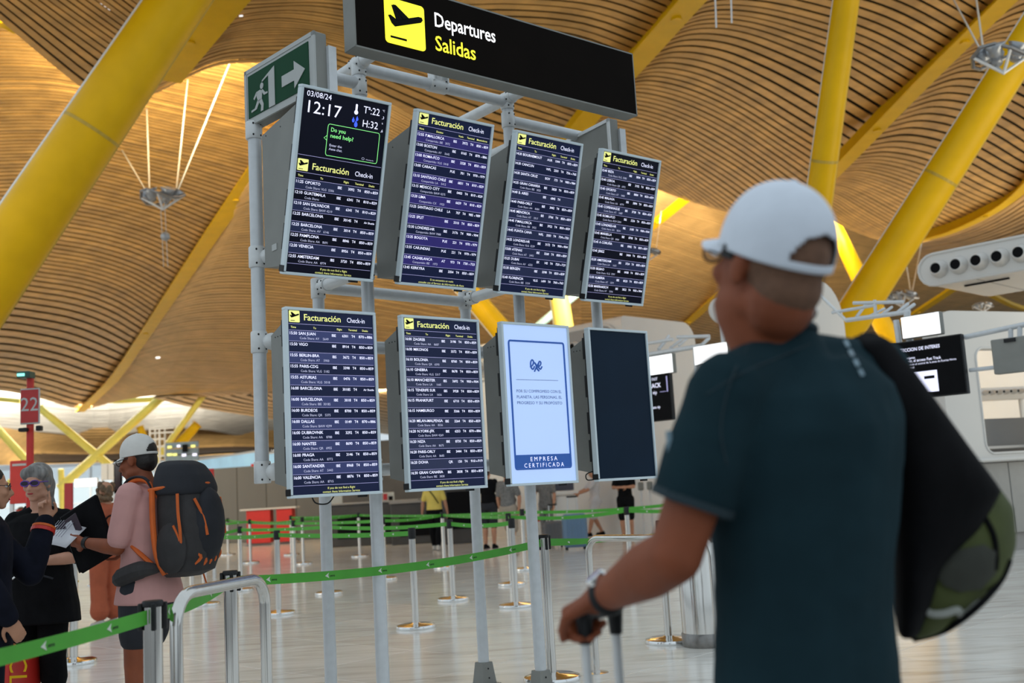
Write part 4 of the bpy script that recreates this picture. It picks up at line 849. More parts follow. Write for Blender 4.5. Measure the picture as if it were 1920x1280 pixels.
# small second duct seen through the opening
c3 = PY(1888, 736, 24); t = thing('small_duct', 'small white duct with nozzles seen through the kiosk window', 'duct', tuple(c3+[0, 0, -.2]))
a3 = np.array([unit([1, .12, 0]), unit([-.12, 1, 0]), Z])
MB().box(c3+a3[1]*.3, (1.4, .5, .28), ax=a3, bev=.1).build('shell', 'white_shell', t, world=True)
for k in range(6): nozzle(c3+a3[0]*(-.50+.17*k)-a3[1]*.0+Z*.02, -a3[1], .05, t)
MB().tube([c3+a3[1]*.3+a3[0]*.5, (c3+a3[1]*.3+a3[0]*.5)*[1, 1, 0]], .06, 8).build('support', 'white_shell', t, world=True)

# digital boards hanging in a pipe frame
def board(tl, tr, br, Y, label, texts, box=None):
    P = hit(tr[0], tr[1], Y, E2)-E2*.105; n = unit(np.cross(Z, B2)); n = -E2
    s = lambda x, y: (hit(x, y, P, E2)-P)@B2; W = s(*tl); H = P[2]-hit(br[0], br[1], P, E2)[2]
    t = thing('digital_board', label, 'screen', tuple(P-Z*H)); ux = -B2; A = P+B2*W-Z*H      # lower left corner
    aa = np.array([ux, E2, Z])
    MB().box(A+ux*W/2+Z*H/2+E2*.04, (W, .08, H), ax=aa, bev=.008).build('case', 'black', t, world=True)
    MB().box(A+ux*W/2+Z*H/2-E2*.002, (W-.03, .004, H-.03), ax=aa).build('screen', 'icon_dark', t, world=True)
    m = MB(); g = []
    for s_, x, y, h, b, al in texts: text(m, s_, x*W, y*H, h*H, A-E2*.006, ux, Z, -E2, b, .9, al)
    m.build('white_lettering', 'txt_white', t, world=True)['kind'] = 'stuff'
    return t, A, ux, W, H
PF1, PF2 = PY(1588, 600, 13), PY(1150, 676, 18)
t, A, ux, W, H = board((1655, 646), (1809, 626), (1817, 737), PF1, 'black digital board with white Spanish text and a picture, right of the shoulder', [
    ('PROTECCION DE INTERES', .12, .82, .055, 1, 'l'), ('Los pasajeros', .20, .685, .04, 1, 'l'), ('Por favor, el acceso Fast Track', .20, .63, .045, 1, 'l'), ('se realizará en el control de la zona de Puertas Norte', .20, .575, .034, 0, 'l'), ('de la terminal', .20, .52, .034, 0, 'l')])
MB().box(A+ux*W*.50+Z*H*.27-E2*.006, (W*.32, .004, H*.36), ax=np.array([ux, E2, Z])).build('picture', 'txt_white', t, world=True)
MB().box(A+ux*W*.56+Z*H*.34-E2*.010, (W*.13, .004, H*.05), ax=np.array([ux, E2, Z])).build('picture_label', 'icon_dark', t, world=True)
t, A, ux, W, H = board((1120, 705), (1262, 690), (1266, 786), PF2, 'black digital board reading FAST TRACK right of the blank monitor', [
    ('FAST', .80, .80, .05, 0, 'c'), ('TRACK', .78, .655, .085, 1, 'c'), ('vip', .79, .53, .07, 0, 'c'), ('aena vip', .79, .25, .05, 1, 'c')])
MB().box(A+ux*W*.96+Z*H*.70-E2*.006, (W*.012, .004, H*.30), ax=np.array([ux, E2, Z])).build('divider', 'line_violet', t, world=True)
for x in (.62, .90): MB().box(A+ux*W*x+Z*H*.56-E2*.006, (W*.08, .004, H*.008), ax=np.array([ux, E2, Z])).build('dash', 'line_violet', t, world=True)
m = MB(); m.prism([(0, 0), (.03, .02), (.03, -.02)], A+ux*W*.64+Z*H*.28-E2*.006, ux, Z, -E2, .003); m.build('green_mark', 'txt_green', t, world=True)
def lightbox(tl, tr, bl, Y, label):
    P = hit(tr[0], tr[1], Y, E2)-E2*.11; s = lambda x, y: (hit(x, y, P, E2)-P)@B2; W = s(*tl); H = hit(tl[0], tl[1], P, E2)[2]-hit(bl[0], bl[1], P, E2)[2]
    t = thing('light_panel', label, 'lamp', tuple(P-Z*H)); aa = np.array([-B2, E2, Z]); c = P+B2*W/2-Z*H/2
    MB().box(c+E2*.05, (W, .09, H), ax=aa, bev=.01).build('case', 'housing', t, world=True)
    MB().box(c-E2*.002, (W-.02, .01, H-.02), ax=aa, bev=.002).build('diffuser', 'lit_white', t, world=True); return P, W, H
lightbox((1688, 597), (1769, 584), (1691, 639), PF1, 'glowing white panel above the board with the picture, at right')
lightbox((1212, 668), (1268, 662), (1214, 704), PF2, 'glowing white panel above the board reading FAST TRACK')
lightbox((1300, 654), (1372, 640), (1302, 690), PF2, 'glowing white panel half hidden by the man shoulder')
def truss(Y, rails, posts, label, foot):
    t = thing('pipe_frame', label, 'frame', tuple(PY(*rails[0][0], Y))); P = PY(*rails[0][0], Y)
    for a, b, r in rails: MB().tube([hit(*a, P, E2), hit(*b, P, E2)], r, 10).build('pipe', 'alu', t, smooth=True, world=True)
    for a, b, r in posts: MB().tube([hit(*a, P, E2)+E2*.3, hit(*b, P, E2)], r, 10).build('short_pipe', 'alu', t, smooth=True, world=True)
    fx = hit(*foot, P, E2); MB().tube([fx, fx*[1, 1, 0]], .04, 12).build('post', 'alu', t, smooth=True, world=True)
    return t
tr_ = truss(13, [((1588, 600), (1706, 584), .028), ((1600, 568), (1694, 566), .022), ((1560, 586), (1640, 572), .020), ((1809, 632), (1960, 600), .030), ((1818, 694), (1960, 678), .024), ((1680, 600), (1686, 642), .035), ((1640, 562), (1642, 592), .02)],
      [((1603, 564), (1606, 594), .02), ((1680, 566), (1680, 588), .022), ((1692, 567), (1692, 586), .022), ((1636, 575), (1632, 592), .018), ((1650, 572), (1652, 590), .018)], 'grey pipe frame holding the digital board and lit panel at right', (1700, 584))
truss(18, [((1150, 676), (1316, 648), .04), ((1200, 646), (1262, 636), .028), ((1270, 632), (1330, 630), .03), ((1310, 650), (1316, 700), .03), ((1206, 664), (1208, 700), .03)],
      [((1233, 628), (1235, 655), .03), ((1256, 635), (1257, 652), .025), ((1270, 630), (1273, 648), .02), ((1308, 632), (1312, 650), .03)], 'grey pipe frame above the board reading FAST TRACK', (1303, 650))
for x, y in ((1895, 640), (1912, 638)):
    MB().tube([hit(x, y-26, PF1, E2), hit(x, y+2, PF1, E2)], .028, 8).build('hanger', 'alu', tr_, smooth=True, world=True)
P = hit(1925, 664, PF1, E2)-E2*.09; t = thing('control_box', 'grey electrical box hanging from the pipe frame at the right edge', 'box', tuple(P-[0, 0, .2]))
MB().box(P, (.62, .12, .38), ax=np.array([-B2, E2, Z]), bev=.01).build('case', 'housing', t, world=True)
MB().box(P-B2*-.10+Z*.16-E2*.07, (.12, .02, .04), ax=np.array([-B2, E2, Z])).build('latch', 'black', t, world=True)
t = thing('support_rod', 'bright diagonal rod behind the shoulder, left of the pipe frame', 'rod', tuple(PY(1580, 600, 14)))
MB().tube([hit(1533, 549, PF1, E2), hit(1588, 602, PF1, E2)], .02, 8).build('rod', 'alu_light', t, world=True)

# far walls
def wall(name, a, b, z0, z1, m, th=.3, kind='structure', label=None):
    a = np.array([*a, 0.]); b = np.array([*b, 0.]); d = b-a; L_ = np.linalg.norm(d); ux = d/L_
    o = MB().box((a+b)/2+Z*(z0+z1)/2, (L_, th, z1-z0), ax=np.array([ux, np.cross(Z, ux), Z])).build(name, m); o['kind'] = kind; return o, a, ux, L_
o, a, ux, L_ = wall('wall_back', (-12.2, 39.1), (-6.6, 37.2), 0, 2.65, 'beige_wall')
for k in range(5):
    MB().box(a+ux*(k+.5)*L_/5+np.cross(ux, Z)*.17+Z*1.33, (L_/5-.03, .04, 2.6), ax=np.array([ux, np.cross(Z, ux), Z])).build('panel', 'beige_wall', o)
wall('wall_back_middle', (-6.6, 37.2), (-.9, 35.3), 0, 3.2, 'dark_desk'); wall('wall_back_right', (-.9, 35.3), (6.5, 32.8), 0, 3.6, 'white_shell')
for k in range(4): MB().box((.4+1.5*k, 34.7-.5*k, 1.6), (.03, .05, 3.0)).build('panel_joint', 'grey_panel', bpy.data.objects['wall_back_right'])
wall('baseboard_back', (-.9, 35.08), (6.5, 32.6), 0, .5, 'grey_panel', .12)
wall('wall_right_far', (6.5, 48), (32, 44), 0, 6.5, 'white_shell')
# glass facade far left
fz0, fz1, fy = .0, 7.0, 128
o = MB().box((-45, fy+.3, fz1+.3), (100, .3, .6)).build('window_1', 'alu_light'); o['kind'] = 'structure'
for k in range(17): MB().box((-93+k*6, fy, 3.5), (.2, .3, 7.0)).build('mullion', 'alu_light', o)
for z in (2.6, 5.2): MB().box((-45, fy, z), (98, .2, .16)).build('transom', 'alu_light', o)
for k in range(16): MB().box((-90+k*6, fy+.02, 3.5), (5.8, .03, 6.9)).build('pane', 'glass', o)
wall('wall_left_low', (-42, 62), (-19.5, 44), 0, 1.2, 'white_shell')
# bright bluish glazed band above the beige wall
P = [PY(366, 862, 58), PY(486, 852, 52), PY(640, 838, 46)]
o = MB().box((0, 0, 0), (.01, .01, .01)).build('window_2', 'alu_light'); o.location = tuple(P[0]); o['kind'] = 'structure'
for i, (a, b) in enumerate(((P[0], P[1]), (P[1], P[2]))):
    d = b-a; d[2] = 0; L_ = np.linalg.norm(d); ux = d/L_; c = (a+b)/2; ax = np.array([ux, np.cross(Z, ux), Z])
    MB().box(c-Z*.55, (L_, .05, 1.25), ax=ax).build('pane', 'cyan_pane', o, world=True) if False else None
    MB().box(c-Z*.55, (L_, .06, 1.2), ax=ax).build('pane', mat('cyan_pane', (.36, .62, .80, 1), .15, emit=.35, noise=.15, scale=.8), o, world=True)
    MB().box(c+Z*.08, (L_, .10, .10), ax=ax).build('rail', 'white_shell', o, world=True); MB().box(c-Z*1.2, (L_, .10, .10), ax=ax).build('rail', 'white_shell', o, world=True)

# signs and far furniture on the left
def panel(x0, y0, x1, y1, Y, m, name, label, cat, legs=True, th=.05, extra=None):
    a = PY(x0, y1, Y); b = PY(x1, y0, Y); c = (a+b)/2; W = b[0]-a[0]; H = b[2]-a[2]
    t = thing(name, label, cat, (c[0], c[1], 0 if legs else a[2]))
    MB().box((c[0], Y, c[2]), (W, th, H), bev=min(.01, th/4)).build('panel', m, t, world=True)
    if legs and a[2] > .08:
        for s in (-.4, .4): MB().box((c[0]+s*W, Y, a[2]/2), (.05, .05, a[2])).build('leg', 'alu', t, world=True)
    if extra: extra(t, a, b, c, W, H)
    return t
def ex1(t, a, b, c, W, H):
    m = MB(); text(m, 'iberia' if False else 'salidas', c[0]-W*.1, a[2]+H*.2, W*.35, np.array([0, a[1]-.03, 0]), Z*0+ex, Z, -ey, 1, .6) if False else None
panel(19, 862, 56, 945, 16, 'red', 'red_totem', 'red totem behind the grey haired woman, at her left', 'totem', extra=lambda t, a, b, c, W, H: MB().box((c[0], a[1]-.03, b[2]-.1*H), (W*.7, .01, H*.05)).build('stripe', 'exit_white', t, world=True))
def exb(t, a, b, c, W, H):
    m = MB(); text(m, 'turismo', 0, 0, W*.45, np.array([c[0]+W*.22, a[1]-.035, a[2]+H*.08]), Z, -ex, -ey, 1, 1); o = m.build('lettering', 'exit_white', t, world=True); o['kind'] = 'stuff'
panel(121, 905, 137, 1010, 20, 'red_deep', 'red_banner', 'narrow dark red banner with upright white letters', 'banner', extra=exb)
panel(377, 878, 401, 985, 20, 'red', 'red_totem', 'red totem just right of the orange backpack', 'totem', extra=lambda t, a, b, c, W, H: MB().box((c[0], a[1]-.03, a[2]+H*.45), (W*.7, .02, H*.18)).build('purple_field', 'purple_plastic', t, world=True))
panel(471, 869, 481, 888, 38, 'red', 'red_sign', 'small red wall sign left of the lowest left monitor', 'sign', legs=False, extra=lambda t, a, b, c, W, H: MB().box((c[0], a[1]-.03, c[2]), (W*.5, .02, H*.5)).build('symbol', 'exit_white', t, world=True))
panel(118, 1092, 143, 1156, 13, 'orange_panel', 'orange_board', 'orange board standing behind the grey haired woman', 'board', th=.12, extra=lambda t, a, b, c, W, H: MB().box((c[0], a[1], b[2]+.01), (W*1.02, .14, .02)).build('cap_strip', 'yellow', t, world=True))
panel(-20, 1225, 50, 1300, 6.5, 'red', 'red_stand', 'red stand with yellow letters at the lower left corner', 'stand', legs=False, th=.4, extra=lambda t, a, b, c, W, H: None)
m = MB(); p = PY(4, 1228, 6.28); text(m, 'CL', 0, 0, .10, PY(18, 1228, 6.28), -Z, ex, -ey, 0, 1); o = m.build('lettering', 'yellow', bpy.data.objects['red_stand'], world=True); o['kind'] = 'stuff'
panel(140, 896, 181, 913, 30, 'lit_white', 'light_panel', 'bright white light box over the rust trousers woman', 'lamp', legs=False, extra=lambda t, a, b, c, W, H: MB().box((c[0], a[1]+.06, c[2]), (W*1.05, .08, H*1.1)).build('case', 'alu', t, world=True))
panel(214, 862, 229, 925, 26, 'sign_black', 'dark_screen', 'dark upright screen behind the hiker face', 'screen', extra=lambda t, a, b, c, W, H: MB().box((c[0], a[1]-.03, c[2]), (W*.7, .01, H*.8)).build('glass', 'lens_dark', t, world=True))
panel(190, 868, 215, 900, 34, 'white_shell', 'white_cabinet', 'white cabinet left of the hiker cap brim', 'cabinet', extra=lambda t, a, b, c, W, H: MB().box((c[0], a[1]-.03, c[2]), (.02, .01, H*.9)).build('joint', 'grey_panel', t, world=True))
# number sign on red pole
Y = 12.5; a = PY(57, 708, Y); t = thing('number_sign', 'red sign with white number 22 on a tall red pole', 'sign', (a[0], Y, 0))
MB().box((a[0], Y, a[2]/2), (.075, .05, a[2]), bev=.01).build('pole', 'red', t, world=True)
q0, q1 = PY(39, 796, Y-.04), PY(75, 727, Y-.04); c = (q0+q1)/2; W, H = q1[0]-q0[0], q1[2]-q0[2]
MB().box((c[0], Y-.045, c[2]), (W, .03, H), bev=.006).build('border', 'exit_white', t, world=True)
MB().box((c[0], Y-.062, c[2]), (W*.92, .006, H*.92)).build('panel', mat('red_sign', (.42, .022, .020, 1), .4, noise=.08), t, world=True)
m = MB(); text(m, '22', c[0], c[2]-.055, .155, np.array([0, Y-.067, 0]), ex, Z, -ey, 0, .95, 'c', off=.0); m.build('number', 'exit_white', t, world=True)
k = PY(50, 704, Y); MB().box((k[0]+.02, Y-.06, k[2]), (.15, .16, .075), bev=.008).build('lamp_case', mat('lamp_green', (.01, .06, .045, 1), .4, noise=.1), t, world=True)
MB().tube([(k[0]-.04, Y-.145, k[2]-.005), (k[0]+.04, Y-.145, k[2]-.005)], .016, 8).build('lamp', 'green_led', t, world=True)
k = PY(48, 806, Y); MB().box((k[0], Y-.04, k[2]), (.10, .10, .045), bev=.01).build('camera_housing', 'black', t, world=True); MB().box((k[0]+.17, Y-.02, k[2]+.01), (.06, .08, .06), bev=.01).build('camera_housing', 'black', t, world=True)
# lattice mast with direction sign
Y = 45; t = thing('lattice_mast', 'white lattice mast behind the hiker cap', 'mast', tuple(PY(300, 960, Y)*[1, 1, 0]))
L4 = [PY(x, 803, Y) for x in (282, 291, 302, 325)]
for i, x in enumerate((281, 291, 299, 309)):
    p = PY(x, 803, Y+(i % 2)*.4); MB().box((p[0], p[1], p[2]/2), (.07, .07, p[2])).build('post', 'white_shell', t, world=True)
for y in (804, 812, 824, 838, 856, 875, 895, 915):
    p = PY(281, y, Y); q = PY(326 if y < 815 else 309, y-2, Y); MB().box((p+q)/2, (q[0]-p[0], .06, .07)).build('rung', 'white_shell', t, world=True)
p0, p1 = PY(311, 866, Y-.3), PY(372, 826, Y-.3); c = (p0+p1)/2
t = thing('direction_sign', 'grey blue direction sign with yellow marks behind the hiker', 'sign', (c[0], Y, 0))
for k in range(3): MB().box((c[0], Y-.3, p0[2]+(k+.5)*(p1[2]-p0[2])/3), (p1[0]-p0[0], .1, (p1[2]-p0[2])/3-.04)).build('panel', mat('sign_blue%d' % k, ((.16, .22, .27, 1), (.13, .18, .23, 1), (.14, .20, .26, 1))[k], .5, noise=.15), t, world=True)
for x, y, s, mt in ((318, 838, 1, 'txt_yellow'), (335, 836, .8, 'txt_white'), (362, 836, 1, 'txt_yellow'), (318, 852, 1.2, 'txt_yellow'), (328, 852, 1, 'txt_yellow'), (345, 853, 1, 'txt_white'), (365, 852, 1, 'txt_white')):
    p = PY(x, y, Y-.4); MB().box(p, (.11*s*1.6, .02, .10)).build('symbol', mt, t, world=True)
p = PY(347, 840, Y-.45); MB().box(p, (.22, .05, .32)).build('dark_symbol', 'icon_dark', t, world=True)
MB().box((c[0]+.5, Y-.2, p0[2]/2), (.1, .1, p0[2])).build('post', 'white_shell', t, world=True)

# check-in desks: white top on red fronts
def desk(x, y, W, label, boxes, Y=None):
    P = PZ(x, y, 0); t = thing('check_in_desk', label, 'desk', tuple(P))
    MB().box((0, 0, 1.14), (W, .6, .05), bev=.01).build('top', 'white_shell', t)
    for u, w_ in boxes: MB().box((u*W, 0, .60), (w_*W, .5, 1.04), bev=.01).build('red_front', 'red', t)
    MB().box((0, .1, .05), (W*.95, .4, .08)).build('plinth', 'grey_panel', t)
desk(508, 1021, 1.8, 'red check-in desk with white top left of the leftmost post', [(-.18, .42), (.28, .28)])
desk(636, 1017, .55, 'red and white desk between the two left posts', [(0, .8)])
# poster beside
panel(718, 922, 739, 956, 31, 'exit_white', 'framed_poster', 'small framed red white black poster between the left posts', 'poster', legs=True, extra=lambda t, a, b, c, W, H: [MB().box((c[0]+dx*W, a[1]-.03, c[2]+dz*H), (W*.35, .01, H*.35)).build('patch', m_, t, world=True) for dx, dz, m_ in ((-.25, .25, 'red_deep'), (.2, .1, 'icon_dark'), (-.1, -.25, 'icon_dark'), (.28, -.3, 'red_deep'))])
panel(620, 908, 641, 946, 31, 'exit_white', 'paper_notice', 'white notice right of the leftmost post', 'notice', legs=True, extra=lambda t, a, b, c, W, H: MB().box((c[0], a[1]-.03, c[2]+.1*H), (W*.6, .01, H*.3)).build('print', 'grey_panel', t, world=True))
def blackdesk(x, y, W, D, H, label, m='dark_desk'):
    P = PZ(x, y, 0); t = thing('counter', label, 'counter', tuple(P)); MB().box((0, 0, H/2), (W, D, H), bev=.02).build('body', m, t); MB().box((0, -.02, H+.02), (W*1.04, D*1.05, .05), bev=.01).build('top', 'grey_panel', t)
    MB().box((0, -D/2-.01, H*.45), (W*.7, .02, H*.5)).build('recess', 'icon_dark', t)
blackdesk(700, 1021, 2.6, .8, 1.15, 'dark check-in counter behind the second post'); blackdesk(790, 1018, 1.5, .8, 1.1, 'dark check-in counter left of the yellow shirt person')
blackdesk(866, 1018, .9, .7, 1.9, 'tall dark cabinet right of the yellow shirt person')
for x, lb in ((1208, 'left grey scanner stalk behind the belts, near the sleeve'), (1225, 'right grey scanner stalk behind the belts, near the sleeve')):
    P = PZ(x, 1004, 0); t = thing('scanner_stalk', lb, 'stand', tuple(P)); MB().tube([(0, 0, 0), (0, 0, 1.15)], .03, 8).build('pole', 'alu', t); MB().box((0, -.03, 1.2), (.14, .08, .20), bev=.02).build('head', 'housing', t); MB().lathe([(.12, 0), (.12, .02), (.0, .02)], seg=12).build('base', 'alu', t)
P = PZ(1065, 1015, 0); t = thing('ticket_machine', 'white self service machine behind the grey suitcase', 'machine', tuple(P)); MB().box((0, 0, .55), (.5, .45, 1.1), bev=.03).build('body', 'white_shell', t); MB().box((0, -.05, 1.15), (.62, .5, .05), bev=.01).build('ledge', 'white_shell', t); MB().box((0, .1, 1.45), (.45, .08, .5), bev=.01).build('screen', 'lens_dark', t)

# ------------------------------------------------------------------ queue posts, belts, rails
def stanchion(x, y, label, H=.98, loc=None, base=True, big=False):
    P = np.array([*loc, 0.]) if loc is not None else PZ(x, y, 0)
    t = thing('queue_post', label, 'post', tuple(P), group='belt queue posts')
    MB().lathe([(.17, 0), (.192, .004), (.196, .020), (.190, .036), (.16, .046), (.05, .052), (.040, .06)], seg=28).build('base', 'chrome', t, smooth=True)
    MB().tube([(0, 0, .05), (0, 0, H-(.02 if big else .10))], .0335, 24).build('tube', 'steel', t, smooth=True)
    hh = .022 if big else .11; MB().lathe([(.034, H-hh), (.038, H-hh+.004), (.038, H-.006), (.034, H), (.0, H)], seg=20).build('head', 'black', t, smooth=True)
    if big:
        for a in range(4): MB().box((.042*math.cos(a*1.571+.4), .042*math.sin(a*1.571+.4), H-.055), (.016, .016, .095), bev=.003).build('clip', 'black', t)
    return P+Z*(H-.055)
NM = {}
def post(k, x, y, lb, **kw): NM[k] = stanchion(x, y, lb, **kw)
post('A', 780, 1178, 'nearest full length queue post, between second and third stand posts')
post('B', 523, 1152, 'queue post with visible base just right of the near steel rail')
post('C', 850, 1126, 'queue post left of the third stand post, base in full view')
post('D', 968, 1138, 'queue post whose base peeks out left of the fourth stand post')
post('H', 960, 1097, 'queue post behind it, a little left and farther')
post('I', 985, 1069, 'far queue post near the beige shorts person')
post('J', 834, 1066, 'queue post in front of the yellow shirt person')
post('K', 617, 1114, 'queue post whose base shows both sides of the leftmost stand post')
post('L', 722, 1087, 'queue post hidden behind the second stand post, base at right')
post('M', 553, 1080, 'far queue post left of the leftmost stand post')
post('N', 569, 1058, 'queue post farther back left of the leftmost stand post')
post('O', 675, 1044, 'farthest queue post between the two left stand posts')
post('P', 470, 1056, 'far queue post in front of the red desk, left')
post('Q', 428, 1041, 'farthest queue post right of the orange backpack')
post('R', 547, 1041, 'farthest queue post in front of the red desk, right')
post('S', 452, 1108, 'queue post behind the top bar of the near steel rail')
post('F', 1184, 1088, 'queue post behind the right steel rail, seen left of the forearm')
post('G', 1268, 1060, 'queue post in front of the black shorts person')
post('E', 1255, 1205, 'queue post with heavy base below the bare forearm')
post('W', 185, 1098, 'queue post behind the rust trousers woman')
post('V', 120, 1246, 'queue post base peeking behind the grey haired woman legs')
post('N1', 0, 0, 'close queue post with green belt in front of the hiker', loc=(-1.345, 3.93), big=True)
post('N2', 0, 0, 'close queue post behind the near steel rail with belt clip', loc=(-1.475, 5.45), big=True)
post('N3', 0, 0, 'close queue post right of the fourth stand post where the belt ends', loc=(.14, 7.50), big=True)
post('N0', 0, 0, 'dark looking queue post between the guide and the hiker', loc=(-4.02, 9.7), big=True)
OFF = {'X': PZ(385, 1135, 0)+Z*.92, 'X2': PZ(360, 1118, 0)+Z*.92, 'X3': PZ(330, 1080, 0)+Z*.92, 'X4': PZ(330, 1062, 0)+Z*.92, 'R1': PZ(1400, 1092, 0)+Z*.92, 'R2': PZ(1420, 1062, 0)+Z*.92, 'R3': PZ(1330, 1080, 0)+Z*.92,
       'LN': np.array([-1.62, 2.35, .93])}
for k, v in OFF.items():
    if k != 'LN': stanchion(0, 0, {'X': 'queue post hidden behind the backpack, nearer', 'X2': 'queue post hidden behind the backpack, middle', 'X3': 'queue post hidden behind the hiker, far', 'X4': 'queue post hidden behind the hiker, farthest', 'R1': 'queue post hidden behind the man arm', 'R2': 'queue post hidden behind the man back', 'R3': 'queue post hidden behind the man sleeve'}[k], loc=v[:2])
stanchion(0, 0, 'queue post outside the left edge that holds the near belt', loc=(-1.62, 2.35))
NM.update(OFF)
def belt(a, b, label, sag=.02, w_=.048, marks=0, tilt=0, cutoff=None):
    A, B = NM[a] if isinstance(a, str) else np.asarray(a), NM[b] if isinstance(b, str) else np.asarray(b); d = unit((B-A)*[1, 1, 0]); A = A+d*.04; B = B-d*.04
    n = 24; nrm = np.cross(d, Z); V = []; pts = []
    L_ = np.linalg.norm(B-A)
    for i in range(n+1):
        q = i/n; p = A+(B-A)*q-Z*sag*4*q*(1-q); tw = tilt*math.sin(math.pi*q); h = Z*math.cos(tw)+nrm*math.sin(tw)
        pts.append((p, h)); V += [p-h*w_/2+nrm*.0008, p+h*w_/2+nrm*.0008, p+h*w_/2-nrm*.0008, p-h*w_/2-nrm*.0008]
    F = [(i*4+k, i*4+(k+1) % 4, (i+1)*4+(k+1) % 4, (i+1)*4+k) for i in range(n) for k in range(4)]+[(0, 1, 2, 3), (n*4+3, n*4+2, n*4+1, n*4)]
    o = MB().add(V, F).build('queue_belt', 'green_belt'); tag(o, label, 'belt', 'green queue belts')
    if marks:
        step = marks; s0 = .18; side = -1 if (nrm@(A-np.array([0, 0, CH]))) > 0 else 1; N_ = nrm*side; fw = d if np.cross(Z, N_)@d > 0 else -d
        fw = np.cross(Z, N_); wm, bm = MB(), MB(); x = s0
        while x < L_-.15:
            q = x/L_ if fw@d > 0 else 1-x/L_; i = min(int(q*n), n-1); f = q*n-i; p = pts[i][0]*(1-f)+pts[i+1][0]*f+N_*.0016
            sl = unit(pts[i+1][0]-pts[i][0]); sl = sl if sl@fw > 0 else -sl
            wm.prism([(0, .0), (.028, .016), (.022, .002), (.030, -.014), (.018, -.008)], p, sl, Z, N_, .0008)
            text(bm, 'aena', .036, -.006, .0125, p, sl, Z, N_, 1, 1.1); x += step
        wm.build('white_mark', 'txt_white_flat', o)['kind'] = 'stuff'; q_ = bm.build('black_lettering', 'black', o); q_['kind'] = 'stuff'
    else:
        wm = MB(); x = .3; N_ = nrm*(-1 if (nrm@(A-np.array([0, 0, CH]))) > 0 else 1)
        while x < L_-.2:
            q = x/L_; i = min(int(q*n), n-1); f = q*n-i; p = pts[i][0]*(1-f)+pts[i+1][0]*f+N_*.0018; wm.prism([(-.02, 0), (.01, .012), (.01, -.012)], p, d, Z, N_, .0006); x += .42
        if wm.v: q_ = wm.build('white_mark', 'txt_white_flat', o); q_['kind'] = 'stuff'
    return o
mat('txt_white_flat', (.65, .68, .60, 1), .6, noise=.03)
belt('N1', 'LN', 'nearest green belt running out of the left edge', .012, .050, marks=.36, tilt=-.10)
belt('N1', 'N2', 'short green belt between the two close posts', .02, .050, marks=.8)
belt('N2', 'N3', 'long green belt crossing in front of the four stand posts', .045, .050, marks=.40)
R4 = PZ(1215, 1170, 0)+Z*.90
belt('N3', R4+[.9, .3, .03], 'slack thin green belt going right from the close post', .06, .05, tilt=1.25)
for a, b, lb in (('X', 'B', 'green belt from behind the backpack to the post right of the near rail'), ('B', 'A', 'green belt between the two nearest far posts'), ('X2', 'S', 'green belt behind the near rail'), ('S', 'K', 'green belt left of the leftmost stand post, second lowest'), ('K', 'C', 'green belt behind the two left stand posts'), ('C', 'D', 'green belt between third and fourth stand posts, lower'),
                 ('X3', 'Q', 'far green belt next to the backpack'), ('Q', 'M', 'far green belt in front of the red desk, lower'), ('M', 'L', 'green belt passing behind the leftmost stand post, third'), ('L', 'J', 'green belt ending at the yellow shirt person'), ('J', 'H', 'green belt between the yellow shirt person and the black shirt man'), ('H', 'D', 'short green belt joining two posts at the fourth stand post'),
                 ('X4', 'P', 'highest green belt next to the backpack'), ('P', 'N', 'green belt in front of the red desk, upper'), ('R', 'O', 'highest green belt behind the leftmost stand post'), ('N', 'O', 'green belt behind the leftmost stand post, second highest'), ('O', 'I', 'highest green belt in the middle'), ('H', 'F', 'green belt in front of the blue suitcase, lower'),
                 ('I', 'G', 'green belt in front of the blue suitcase, upper'), ('F', 'R1', 'green belt right of the post left of the forearm'), ('G', 'R2', 'green belt in front of the black shorts person'), ('W', 'X4', 'green belt behind the rust trousers woman')):
    belt(a, b, lb, random.uniform(.01, .05))
def rail(a, b, H, label, r=.024, rr=.11):
    A = np.array([*a, 0.]); B = np.array([*b, 0.]); d = unit(B-A); t = thing('steel_rail', label, 'rail', tuple(A)); pts = [A+Z*.0, A+Z*(H-rr)]
    for k in range(1, 7): q = k*15; pts.append(A+Z*(H-rr+rr*math.sin(math.radians(q)))+d*(rr-rr*math.cos(math.radians(q))))
    for k in range(0, 7): q = 90-k*15; pts.append(B+Z*(H-rr+rr*math.sin(math.radians(q)))-d*(rr-rr*math.cos(math.radians(q))))
    pts.append(B)
    up = np.cross(d, Z); MB().tube(pts, r, 18, upv=up).build('hoop', 'steel', t, smooth=True, world=True)
    for Q in (A, B): MB().lathe([(.085, 0), (.085, .008), (.03, .012), (.03, .02)], c=Q, seg=20).build('foot_plate', 'steel', t, smooth=True, world=True)
rail((-1.30, 4.05), (-1.13, 4.72), .985, 'curved steel crowd rail in the left foreground by the hiker')
rail((.455, 7.70), (1.16, 6.75), .93, 'curved steel crowd rail right of the fourth stand post')
P = PZ(1325, 1210, 0); t = thing('waste_bin', 'round steel waste bin behind the man hip', 'bin', tuple(P)); MB().lathe([(.185, 0), (.19, .02), (.19, .10), (.182, .11)], seg=28).build('base', 'steel_dark', t, smooth=True); MB().lathe([(.182, .11), (.182, .78), (.175, .80), (.0, .80)], seg=28).build('body', 'steel', t, smooth=True)
MB().lathe([(.13, .80), (.14, .84), (.10, .86), (.0, .86)], seg=24).build('lid', 'steel_dark', t, smooth=True)
P = PZ(1903, 1035, 0)
